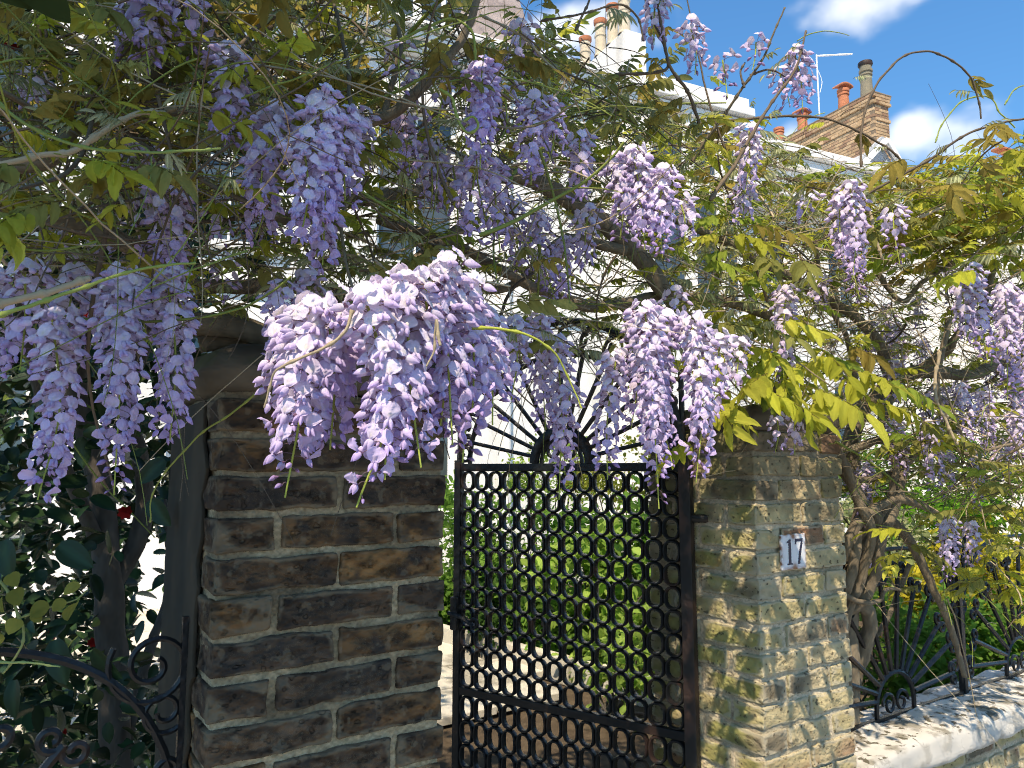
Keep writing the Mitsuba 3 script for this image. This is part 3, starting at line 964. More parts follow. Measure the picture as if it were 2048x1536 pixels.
# ------------------------------------------------------------------ leaves
def rot_to(fwd, upish=None, roll=0.0):
    """3x3 whose columns are forward, left, up"""
    def cross(a, b):
        return (a[1] * b[2] - a[2] * b[1], a[2] * b[0] - a[0] * b[2], a[0] * b[1] - a[1] * b[0])

    def norm(a):
        k = math.sqrt(a[0] ** 2 + a[1] ** 2 + a[2] ** 2) or 1.0
        return (a[0] / k, a[1] / k, a[2] / k)
    x = norm([float(q) for q in fwd])
    y = cross((0.0, 0.0, 1.0) if upish is None else [float(q) for q in upish], x)
    if y[0] ** 2 + y[1] ** 2 + y[2] ** 2 < 1e-6:
        y = cross((0.0, 1.0, 0.0), x)
    y = norm(y)
    z = cross(x, y)
    c, s = math.cos(roll), math.sin(roll)
    return np.array([[x[k], c * y[k] + s * z[k], -s * y[k] + c * z[k]] for k in range(3)])


def leaflet(L, W, fold, bend, rows=5, cols=3, rag=0.0, pleat=0.0):
    """a pointed leaflet from the origin along x; fold: V angle of the halves (radians); bend: droop along the length"""
    t = np.linspace(0, 1, rows)
    w = W * np.clip(np.sin(np.pi * np.clip(t * .93 + .045, 0, 1) ** .80), 0, 1) ** .8
    w[-1] = 0
    ang = bend * t ** 1.3
    dx = np.concatenate([[0], np.cumsum(np.cos((ang[1:] + ang[:-1]) / 2))]) * L / (rows - 1)
    dz = np.concatenate([[0], -np.cumsum(np.sin((ang[1:] + ang[:-1]) / 2))]) * L / (rows - 1)
    s = np.linspace(-1, 1, cols)
    S, Tt = np.meshgrid(s, np.arange(rows))
    ww = w[Tt]
    if rag:
        ww = ww * (1 + rag * np.where(np.abs(S) > .9, (Tt % 2) * 2 - 1, 0))
    y = S * ww * math.cos(fold)
    up = np.abs(S) * ww * math.sin(fold) + pleat * W * np.sin((Tt * 1.0 - np.abs(S) * 2.2) * 2.1) * np.abs(S)
    x = dx[Tt] + up * np.sin(ang[Tt]) + np.abs(S) * ww * -.05
    z = dz[Tt] + up * np.cos(ang[Tt])
    v = np.stack([x, y, z], -1).reshape(-1, 3)
    I, J = np.meshgrid(np.arange(rows - 1), np.arange(cols - 1), indexing='ij')
    f = tri(np.stack([I * cols + J, (I + 1) * cols + J, (I + 1) * cols + J + 1, I * cols + J + 1], -1).reshape(-1, 4))
    mid = (1 - np.abs(S)).reshape(-1)
    return v, f[:, ::-1], mid, Tt.reshape(-1) / (rows - 1)


def compound(r, kind, hi=False):
    """a pinnate leaf along +x, z up: (v, f, tone) with tone = (midrib, along, per leaflet random, stalk)"""
    V, Fc, Tn, n = [], [], [], 0

    def add(v, f, tone):
        nonlocal n
        V.append(v)
        Fc.append(f + n)
        Tn.append(tone)
        n += len(v)
    young = kind == 'young'
    m = r.integers(4, 6)
    L = r.uniform(.045, .07) if young else r.uniform(.075, .115)
    t = np.linspace(0, 1, 7)
    curve = np.stack([L * t, r.normal(0, .006) * t * t, -L * (r.uniform(.25, .6) if young else r.uniform(.15, .45)) * t ** 2], 1)
    v, f = tube(curve, np.linspace(.0011, .0006, 7) * (.8 if young else 1), 4)
    add(v, f, np.tile([.4, .0, .5, 1.0], (len(v), 1)))
    for k in range(2 * m + 1):
        j = k // 2
        last = k == 2 * m
        u = 1.0 if last else .28 + .66 * j / m
        p = np.array([np.interp(u, t, curve[:, c]) for c in range(3)])
        if young:
            ll, ww, fold, bend = r.uniform(.026, .036), r.uniform(.0045, .0065), r.uniform(.85, 1.25), r.uniform(.1, .5)
            d = vec(.25 + .3 * u, 0 if last else (.55 if k % 2 else -.55), -1.1 - .5 * r.random())
        else:
            ll, ww, fold, bend = r.uniform(.032, .047) * (.8 + .3 * u), r.uniform(.0068, .0105), r.uniform(.1, .6), r.uniform(.3, 1.0)
            d = vec(.75, 0 if last else (1 if k % 2 else -1), r.uniform(-1.5, -.3))
        if last:
            d = vec(1, 0, -.8 if young else -.5)
            ll *= 1.15
        d = unit(d + r.normal(0, .13, 3))
        v, f, mid, al = leaflet(ll, ww, fold, bend, 9 if hi else 5, 5 if hi else 3, .05 if hi else 0, .10 if hi else 0)
        v = v @ rot_to(d, None, r.normal(0, .35)).T + p
        add(v, f, np.stack([mid, al, np.full(len(v), r.random()), mid * 0], 1))
    return np.vstack(V), np.vstack(Fc), np.vstack(Tn)


def rots(D, roll):
    """rot_to for many directions at once: (n, 3, 3)"""
    x = D / np.linalg.norm(D, axis=1, keepdims=True)
    y = np.stack([-x[:, 1], x[:, 0], x[:, 0] * 0], 1)
    y = y / (np.linalg.norm(y, axis=1, keepdims=True) + 1e-9)
    z = np.cross(x, y)
    c, s = np.cos(roll)[:, None], np.sin(roll)[:, None]
    return np.stack([x, c * y + s * z, -s * y + c * z], 2)


def scatter(r, protos, P, D, roll, size, col, rib=.25):
    """copies of leaflets (v, f, mid, along) of unit length: a list of (v, f, c), one per copy"""
    which = r.integers(len(protos), size=len(P))
    R = rots(D, roll) * size[:, None, None]
    out = []
    for k, (v, f, mid, al) in enumerate(protos):
        ii = np.nonzero(which == k)[0]
        V = np.einsum('nij,mj->nmi', R[ii], v) + P[ii, None]
        C = np.clip(col[ii, None] * (1 + rib * (mid > .9))[None, :, None], 0, 1)
        out += list(zip(V, [f] * len(ii), C))
    return out, np.concatenate([np.nonzero(which == k)[0] for k in range(len(protos))]).astype(int)


def joined(ms):
    """one mesh of many pieces"""
    at_ = np.cumsum([0] + [len(m[0]) for m in ms])
    return np.vstack([m[0] for m in ms]), np.vstack([m[1] + a for m, a in zip(ms, at_)]), np.vstack([m[2] for m in ms])


PR = np.random.default_rng(5)
OVAL = [leaflet(1, PR.uniform(.24, .31), PR.uniform(.05, .45), PR.uniform(0, .6), 6, 3) for _ in range(8)]

PROTO = {'young': [compound(PR, 'young') for _ in range(14)], 'open': [compound(PR, 'open') for _ in range(16)], 'hi': [compound(PR, 'open', True) for _ in range(8)]}
TINT = {'young': (vec(.40, .43, .19), vec(.54, .56, .34)), 'olive': (vec(.24, .25, .07), vec(.34, .34, .11)), 'bronze': (vec(.30, .24, .06), vec(.40, .33, .08)),
        'yellow': (vec(.42, .44, .05), vec(.54, .54, .09)), 'green': (vec(.23, .31, .05), vec(.33, .41, .07))}


def make_leaf(r, pos, d, kind, tint, size=1.0):
    v, f, tn = PROTO[kind][r.integers(len(PROTO[kind]))]
    v = (v * size) @ rot_to(d, None, r.normal(0, .25)).T + pos
    a, b = TINT[tint]
    q = r.random()
    c = (a * (1 - q) + b * q) * r.uniform(.8, 1.2)
    k = .82 + .36 * tn[:, 2] + .30 * np.clip(tn[:, 0] - .6, 0, 1) * (tn[:, 3] < .5)
    c = c[None] * k[:, None]
    if kind == 'young':
        c = c * (1 - .35 * (1 - tn[:, :1])) + vec(.30, .32, .2) * .25 * tn[:, :1]
    st = tn[:, 3:4]
    c = c * (1 - st) + vec(.22, .19, .06) * st
    return v, f, np.clip(c, 0, 1)


def inframe(p):
    q = np.asarray(p) - vec(0, 0, EYE)
    z = q[1] * CP + q[2] * SP
    if z < .1:
        return False
    x, y = 1024 + FOC * q[0] / z, 768 - FOC * (-q[1] * SP + q[2] * CP) / z
    return -20 < x < 2068 and -20 < y < 1556


# ------------------------------------------------------------------ the evergreen on the left
r = np.random.default_rng(31)
EV = thing('evergreen_tree', 'dark glossy-leaved evergreen tree with a few red flowers behind the left railing', 'tree')


def limb(parent, name, pts, radii, mat='bark', sides=8, wob=.004, seed=0, n=None):
    """pts: (px, py, depth) along the limb"""
    p = np.array([at(*q) for q in pts])
    pr_ = spline(np.hstack([p, np.interp(np.linspace(0, 1, len(p)), np.linspace(0, 1, len(radii)), radii)[:, None]]), n or max(10, 7 * len(p)))
    path, rad = pr_[:, :3], np.abs(pr_[:, 3])
    path = path + (np.stack([meshkit.fbm(path * 9 + 7 * k, 3, seed + k) for k in range(3)], -1) - .5) * wob * 2
    v, f = tube(path, rad, sides)
    if sides > 6:
        v = rough(v, rad.mean() * .16, 1.0 / (rad.mean() * 2.2), seed)
    return put(name, (v, f), mat, parent, smooth=True)


limb(EV, 'trunk', [(232, 1640, 2.3), (230, 1450, 2.3), (222, 1250, 2.3), (215, 1130, 2.28), (195, 950, 2.3), (150, 760, 2.2), (180, 560, 2.0), (240, 350, 1.7), (330, 100, 1.4), (380, -120, 1.2), (420, -700, .8), (380, -1500, .5)], [.045, .042, .036, .026, .02, .014], 'dark_bark', 10, .01, 1)
limb(EV, 'limb', [(222, 1180, 2.3), (275, 1080, 2.36), (290, 960, 2.4), (255, 800, 2.3), (300, 640, 2.2), (360, 400, 1.9), (430, 100, 1.6), (470, -150, 1.5)], [.03, .025, .012], 'dark_bark', 9, .01, 2)
limb(EV, 'limb', [(215, 1130, 2.28), (160, 1010, 2.2), (120, 900, 2.1), (60, 700, 1.9), (20, 400, 1.5), (-60, 100, 1.2), (-80, -150, 1.0)], [.022, .016, .008], 'dark_bark', 8, .01, 3)
limb(EV, 'limb', [(250, 1480, 2.4), (300, 1300, 2.5), (335, 1180, 2.6), (330, 1000, 2.7)], [.022, .014, .006], 'dark_bark', 8, .01, 4)




EVP, ev_near = [], []


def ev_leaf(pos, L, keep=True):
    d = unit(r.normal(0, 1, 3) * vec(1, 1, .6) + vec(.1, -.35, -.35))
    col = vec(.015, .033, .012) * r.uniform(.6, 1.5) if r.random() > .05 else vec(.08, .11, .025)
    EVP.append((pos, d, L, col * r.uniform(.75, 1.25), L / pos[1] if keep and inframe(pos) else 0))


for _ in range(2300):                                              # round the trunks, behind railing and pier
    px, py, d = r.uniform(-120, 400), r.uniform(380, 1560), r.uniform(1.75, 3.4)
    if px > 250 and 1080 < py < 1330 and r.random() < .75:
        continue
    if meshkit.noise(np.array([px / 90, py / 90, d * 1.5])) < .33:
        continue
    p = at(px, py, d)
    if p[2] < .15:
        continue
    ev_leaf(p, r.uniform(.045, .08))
for _ in range(5200):                                              # the dense dark crown farther back
    px, py, d = r.uniform(-150, 400), r.uniform(480, 1560), r.uniform(2.7, 4.4)
    if (px > 270 and 1060 < py < 1330 and r.random() < .9) or meshkit.noise(np.array([px / 70, py / 70, d * .8])) < .30:
        continue
    p = at(px, py, d)
    if p[2] > .1:
        ev_leaf(p, r.uniform(.06, .10))
for _ in range(1300):                                               # crown visible between the vine at the top left
    px, py, d = r.uniform(-100, 560), r.uniform(-60, 620), r.uniform(1.7, 3.2)
    if meshkit.noise(np.array([px / 120, py / 120, d])) < .4 + (px > 380) * .12:
        continue
    ev_leaf(at(px, py, d), r.uniform(.05, .085))
for px, py, d, L in ((118, 1130, 1.5, .085), (10, 1120, 1.45, .08), (110, 1320, 1.42, .085), (185, 1340, 1.42, .08), (30, 1400, 1.45, .07), (300, 1040, 1.6, .075), (300, 620, 1.6, .07), (330, 960, 1.7, .075)):
    v, f, mid, al = leaflet(L, L * .29, .22, .35, 10, 5)
    dd = unit(vec(r.normal(0, .6), -.25, -.8))
    v = v @ rot_to(dd, vec(0, -1, .3), r.normal(0, .3)).T + at(px, py - 40, d)
    ev_near.append((9, (v, f, np.clip(vec(.016, .036, .014) * (1 + .5 * (mid > .95)[:, None]), 0, 1))))
for px, py, d, L, dd in ((-40, -60, .60, .06, (.8, 0, -.5)), (30, -75, .60, .07, (.7, 0, -.75))):
    v, f, mid, al = leaflet(L, L * .27, .2, .3, 10, 5)
    put('leaf', (v @ rot_to(vec(*dd), vec(.2, -1, .2), .2).T + at(px, py, d), f, np.tile(vec(.05, .065, .02), (len(v), 1))), 'leaf', EV, smooth=True)
for _ in range(1500):                                              # unseen leaves past the left edge, added to hold back sky light
    p = vec(r.uniform(-2.7, -1.15), r.uniform(.7, 2.6), r.uniform(.3, 2.7))
    if not inframe(p):
        ev_leaf(p, r.uniform(.06, .09), False)
can = 0
while can < 5600:                                                  # unseen crown above the picture, shaped to cast shade on the left pier
    p = vec(r.uniform(-1.9, .3), r.uniform(-.9, 1.7), r.uniform(3.3, 4.0))
    q = p + vec(.2, .775, 0) * (p[2] - 2.7)
    lim = -.03 if q[1] < 1.0 else .30
    low = .30 if q[0] > -.54 else -.02
    if q[0] > lim or q[1] < low or q[1] > 2.2 or meshkit.noise(q * 4.5) < (.60 if q[1] > .78 else (.10 if q[1] > .3 else .30)):
        continue
    can += 1
    if inframe(p):
        continue
    ev_leaf(p, r.uniform(.06, .09), False)
ms, ii = scatter(r, OVAL, np.array([e[0] for e in EVP]), np.array([e[1] for e in EVP]), r.normal(0, .6, len(EVP)), np.array([e[2] for e in EVP]), np.array([e[3] for e in EVP]), .35)
ev_near += [(EVP[i][4], m) for i, m in zip(ii, ms)]
ev_near.sort(key=lambda x: -x[0])
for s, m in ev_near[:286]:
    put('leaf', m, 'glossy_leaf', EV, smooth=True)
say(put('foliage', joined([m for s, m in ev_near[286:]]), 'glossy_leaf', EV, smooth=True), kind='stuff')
for px, py, d in ((175, 628, 1.75), (250, 1025, 1.6), (20, 92, 1.3), (105, 1270, 2.3), (185, 1285, 2.4), (125, 1465, 2.4), (150, 205, 1.5), (650, 50, 1.9)):
    fl = MB()
    c0 = at(px, py, d)
    for k in range(7):
        dd = unit(vec(math.cos(k * .9), -.5, math.sin(k * .9)) + r.normal(0, .2, 3))
        v, f, mid, al = leaflet(.017, .007, -.4, .7, 5, 3)
        fl.add(v @ rot_to(dd, vec(0, -1, 0)).T + c0, f, np.tile(vec(.22, .014, .012) * r.uniform(.5, 1.2), (len(v), 1)))
    put('flower', fl.mesh(), 'petal', EV, smooth=True)

# ------------------------------------------------------------------ shrubs of the garden
def shrub(name, label, px, py, d, rx, rz, n, L, W, cols, seed, ry=None, cat='shrub', droop=.2):
    r = np.random.default_rng(seed)
    t = thing(name, label, cat)
    c = at(px, py, d)
    ry = ry or rx * .8
    st = MB()
    for k in range(9):
        e = c + r.normal(0, .4, 3) * vec(rx, ry, rz)
        b = vec(c[0] + r.normal(0, .12), c[1] + r.normal(0, .1), .02)
        st.add(*tube(spline([b, (b + e) / 2 + r.normal(0, .05, 3), e], 8), np.linspace(.012, .004, 8), 5))
    put('stem', st.mesh(), 'dark_bark', t, smooth=True)
    clumps = r.normal(0, 1, (26, 3))
    clumps = clumps / np.linalg.norm(clumps, axis=1, keepdims=True) * r.uniform(.35, 1.0, (26, 1)) ** .5
    cs = r.uniform(.55, 1.45, 26)
    protos = [leaflet(1, W / L, r.uniform(.1, .5), r.uniform(.1, .8), 4, 3) for _ in range(8)]
    i = r.integers(26, size=n)
    q = clumps[i] * .82 + r.normal(0, .15, (n, 3))
    P = c + q * vec(rx, ry, rz)
    D = q * vec(1, 1, .6) + r.normal(0, .7, (n, 3)) + vec(0, 0, .25 - droop)
    u = r.random((n, 1))
    col = (np.asarray(cols[0]) * (1 - u) + np.asarray(cols[1]) * u) * r.uniform(.75, 1.25, (n, 1)) * cs[i, None] ** .5
    k = P[:, 2] > .06
    ms, ii = scatter(r, protos, P[k], D[k], r.normal(0, .5, k.sum()), L * r.uniform(.65, 1.3, k.sum()), col[k], .2)
    near = [m for m in ms if L > .085 and m[0][0, 1] < c[1]][:120]
    ids = set(id(m) for m in near)
    for m in near:
        put('leaf', m, 'leaf', t, smooth=True)
    say(put('foliage', joined([m for m in ms if id(m) not in ids]), 'leaf', t, smooth=True), kind='stuff')
    return t


GRN, LGT, YEL, DRK = (vec(.10, .21, .035), vec(.20, .34, .06)), (vec(.22, .35, .06), vec(.34, .46, .10)), (vec(.40, .36, .03), vec(.52, .46, .05)), (vec(.04, .10, .025), vec(.09, .17, .04))
shrub('garden_shrub', 'mid green bush behind the free edge of the gate, left of the others', 890, 1110, 7.4, .75, .75, 2600, .07, .02, GRN, 1)
shrub('garden_shrub', 'dense green bush seen through the middle of the gate rings', 1030, 1090, 6.9, .75, .62, 2600, .07, .022, GRN, 2)
shrub('garden_shrub', 'bright light green large-leaved bush low behind the gate rings', 1170, 1160, 5.9, .55, .42, 700, .11, .038, LGT, 3)
shrub('garden_shrub', 'dark low bush at the bed edging behind the gate', 1040, 1225, 6.5, .65, .30, 1500, .07, .02, DRK, 4)
shrub('garden_shrub', 'pale feathery yellow-green shrub above the top rail of the gate', 1085, 935, 8.2, .62, .42, 1500, .05, .017, LGT, 5)
shrub('garden_shrub', 'yellow-green shrub behind the right half of the gate fan', 1270, 945, 7.6, .75, .40, 1900, .05, .018, (vec(.2, .25, .04), vec(.3, .32, .06)), 6)
shrub('garden_shrub', 'green bush behind the hinge side of the gate', 1300, 1110, 6.2, .55, .55, 1700, .07, .024, GRN, 7)
shrub('garden_shrub', 'young green plant at the bed edging low behind the hinge side of the gate', 1235, 1330, 4.75, .24, .22, 220, .075, .026, LGT, 8)
for i_, (px_, py_, d_) in enumerate(((915, 1195, 7.3), (1000, 1215, 6.8), (1085, 1235, 6.4), (1170, 1262, 5.95), (1255, 1295, 5.5))):
    shrub('edging_plant', ('first', 'second', 'third', 'fourth', 'fifth')[i_] + ' from the left of the low green plants along the bed edging', px_, py_, d_, .42, .32, 900, .075, .026, (GRN, DRK, GRN, GRN, LGT)[i_], 40 + i_, .3, 'plant', .3)
shrub('golden_shrub', 'golden yellow shrub behind the right end of the railing', 2010, 1190, 5.2, .62, .55, 2800, .055, .02, YEL, 9)
shrub('garden_shrub', 'vivid green bush behind the iron finial of the railing', 1860, 1085, 6.2, .60, .52, 2200, .06, .024, (vec(.13, .30, .02), vec(.22, .40, .04)), 10)
shrub('variegated_shrub', 'pale variegated cream and green shrub right of the sunlit pier', 1745, 1090, 5.6, .42, .46, 1400, .055, .02, (vec(.30, .36, .14), vec(.48, .5, .30)), 11)
shrub('garden_shrub', 'low green bush behind the first fan of the railing, under the trunk', 1775, 1330, 4.2, .42, .42, 1700, .06, .018, GRN, 12)
shrub('garden_shrub', 'low green bush behind the post of the railing', 1930, 1310, 4.6, .50, .42, 1900, .06, .02, GRN, 13)
shrub('golden_shrub', 'small yellow-leaved shrub behind the first fan of the railing', 1850, 1225, 4.9, .34, .32, 1000, .055, .02, YEL, 14)
shrub('garden_shrub', 'green bush at the right edge behind the railing', 2110, 1300, 5.0, .6, .5, 1900, .06, .02, GRN, 15)
shrub('hedge', 'tall mixed green hedge far behind the wisteria trunk on the right', 1830, 960, 8.4, 1.5, .75, 4200, .07, .024, GRN, 16, .7, 'hedge')
shrub('garden_shrub', 'dark bush in the bed behind the shaded left pier', 560, 1180, 5.2, .8, .8, 1500, .07, .024, DRK, 17)

# ------------------------------------------------------------------ the wisteria
W = thing('wisteria', 'huge flowering wisteria with lilac racemes and bronze young leaves climbing over gate and piers', 'climbing plant')
r = np.random.default_rng(77)
# trunks and framework: (px, py, depth) ... and radii in metres
limb(W, 'trunk', [(1712, 1640, 2.80), (1700, 1480, 2.78), (1692, 1330, 2.76), (1700, 1210, 2.74), (1688, 1120, 2.72), (1725, 1020, 2.72), (1700, 920, 2.70), (1716, 840, 2.70), (1780, 770, 2.72), (1850, 735, 2.76)], [.040, .036, .032, .030, .026], 'bark', 12, .022, 1)
limb(W, 'trunk', [(1760, 1640, 2.9), (1735, 1480, 2.86), (1700, 1400, 2.82), (1740, 1250, 2.74), (1700, 1160, 2.68), (1760, 1060, 2.62), (1712, 980, 2.58), (1660, 905, 2.56), (1600, 830, 2.50), (1520, 760, 2.4)], [.030, .026, .022, .017], 'bark', 11, .022, 2)
limb(W, 'trunk', [(1690, 1230, 2.68), (1735, 1190, 2.64), (1760, 1080, 2.6), (1800, 980, 2.6), (1790, 860, 2.62), (1740, 790, 2.62)], [.022, .019, .014], 'bark', 10, .02, 3)
BR = [
    ([(1780, 765, 2.72), (1850, 742, 2.7), (1950, 745, 2.8), (2080, 690, 2.9)], [.027, .024, .019]),
    ([(1790, 760, 2.7), (1745, 665, 2.6), (1660, 600, 2.5), (1560, 545, 2.35), (1420, 470, 2.2), (1300, 420, 2.1)], [.020, .017, .010]),
    ([(1370, 640, 2.12), (1320, 570, 2.06), (1250, 480, 2.0), (1120, 390, 1.92), (1000, 352, 1.85), (870, 375, 1.78), (700, 402, 1.66), (540, 440, 1.55)], [.024, .026, .022, .018, .013]),
    ([(1560, 640, 2.4), (1450, 605, 2.25), (1330, 592, 2.12), (1200, 612, 2.0), (1100, 590, 1.9), (990, 530, 1.82), (880, 480, 1.75), (760, 440, 1.65)], [.015, .014, .010]),
    ([(1250, 500, 2.0), (1130, 480, 1.95), (1040, 560, 1.9), (960, 585, 1.86), (840, 580, 1.8)], [.016, .012, .008]),
    ([(360, 568, 1.6), (470, 575, 1.6), (560, 572, 1.62), (680, 590, 1.66), (800, 640, 1.75)], [.016, .017, .012]),
    ([(380, 655, 1.5), (470, 655, 1.5), (600, 690, 1.55), (760, 690, 1.65), (900, 640, 1.75)], [.024, .026, .016]),
    ([(400, 690, 1.55), (560, 660, 1.6), (700, 600, 1.62), (860, 500, 1.7), (940, 440, 1.76)], [.022, .018, .01]),
    ([(640, 258, 1.32), (740, 240, 1.3), (800, 210, 1.28), (860, 160, 1.26), (920, 80, 1.24), (965, -30, 1.22)], [.011, .0105, .006]),
    ([(770, 232, 1.29), (788, 150, 1.3), (800, 80, 1.32), (790, 20, 1.34)], [.006, .004]),
    ([(-30, 335, .98), (90, 322, 1.0), (150, 255, 1.02), (250, 228, 1.04), (330, 226, 1.06), (420, 205, 1.1)], [.012, .011, .006]),
    ([(-30, 395, 1.15), (90, 425, 1.2), (220, 470, 1.25), (330, 520, 1.3)], [.022, .02, .01]),
    ([(180, 90, 1.3), (210, 130, 1.3), (190, 210, 1.25), (130, 260, 1.2)], [.013, .012, .01]),
    ([(560, 80, 1.4), (580, 150, 1.4), (590, 215, 1.4), (640, 260, 1.4)], [.012, .012, .009]),
    ([(1630, 480, 2.3), (1640, 560, 2.35), (1660, 620, 2.4), (1700, 700, 2.5), (1712, 800, 2.6)], [.006, .010]),
    ([(1900, 640, 2.4), (1875, 760, 2.4), (1890, 830, 2.42), (1925, 905, 2.45), (2060, 880, 2.5)], [.009, .008, .005]),
    ([(1990, 540, 2.5), (1960, 620, 2.5), (1900, 690, 2.55), (1840, 735, 2.6)], [.010, .014]),
    ([(1840, 735, 2.6), (1900, 700, 2.5), (1930, 660, 2.45), (2060, 560, 2.5)], [.012, .008]),
    ([(1750, 540, 2.45), (1800, 600, 2.5), (1850, 560, 2.5), (1950, 500, 2.55)], [.010, .007]),
    ([(1690, 1120, 2.6), (1700, 1070, 2.56), (1745, 1020, 2.56), (1800, 1000, 2.6), (1900, 1040, 2.7)], [.024, .016, .01]),
    ([(1668, 1170, 2.6), (1690, 1185, 2.58), (1700, 1150, 2.56), (1715, 1060, 2.56)], [.018, .016]),
    ([(1668, 1175, 2.55), (1720, 1205, 2.6), (1760, 1200, 2.65), (1770, 1180, 2.65), (1800, 1178, 2.7)], [.010, .008, .005]),
    ([(1720, 1000, 2.7), (1800, 1060, 2.75), (1850, 1140, 2.8), (1900, 1250, 2.85), (1930, 1350, 2.9)], [.022, .016, .010]),
    ([(1700, 900, 2.6), (1760, 880, 2.6), (1830, 900, 2.65), (1920, 860, 2.7)], [.016, .010]),
    ([(1660, 880, 2.45), (1700, 960, 2.5), (1740, 1060, 2.55), (1725, 1150, 2.6), (1690, 1260, 2.65), (1700, 1400, 2.7)], [.015, .017, .014]),
    ([(1790, 780, 2.6), (1760, 850, 2.55), (1790, 930, 2.55), (1770, 1020, 2.6), (1720, 1100, 2.62)], [.012, .013, .010]),
    ([(1880, 830, 2.7), (1820, 920, 2.65), (1740, 960, 2.6), (1690, 950, 2.58)], [.010, .012, .012]),
    ([(1820, 1130, 2.9), (1770, 1240, 2.9), (1720, 1330, 2.9), (1700, 1450, 2.9)], [.010, .010, .008]),
]
for i, (pts, rad) in enumerate(BR):
    limb(W, 'branch', pts, rad, 'bark', 9 if max(rad) > .012 else 7, .010, 40 + i)


def shoot_c(name, pts, rad, col, n=40):
    n = 70
    p = spline([at(*q) for q in pts], n)
    p = p + (np.stack([meshkit.fbm(p * 22 + 5 * k, 3, 60 + k) for k in range(3)], -1) - .5) * .007
    s = np.concatenate([[0], np.cumsum(np.linalg.norm(np.diff(p, axis=0), axis=1))])
    node = np.exp(-(((s + .01) % .042 - .021) / .0035) ** 2)
    v, f = tube(p, np.linspace(rad[0], rad[-1], n) * (.92 + .55 * node), 6)
    key = put(name, (v, f, np.tile(np.asarray(col), (len(v), 1))), 'twig', W, smooth=True)
    return p


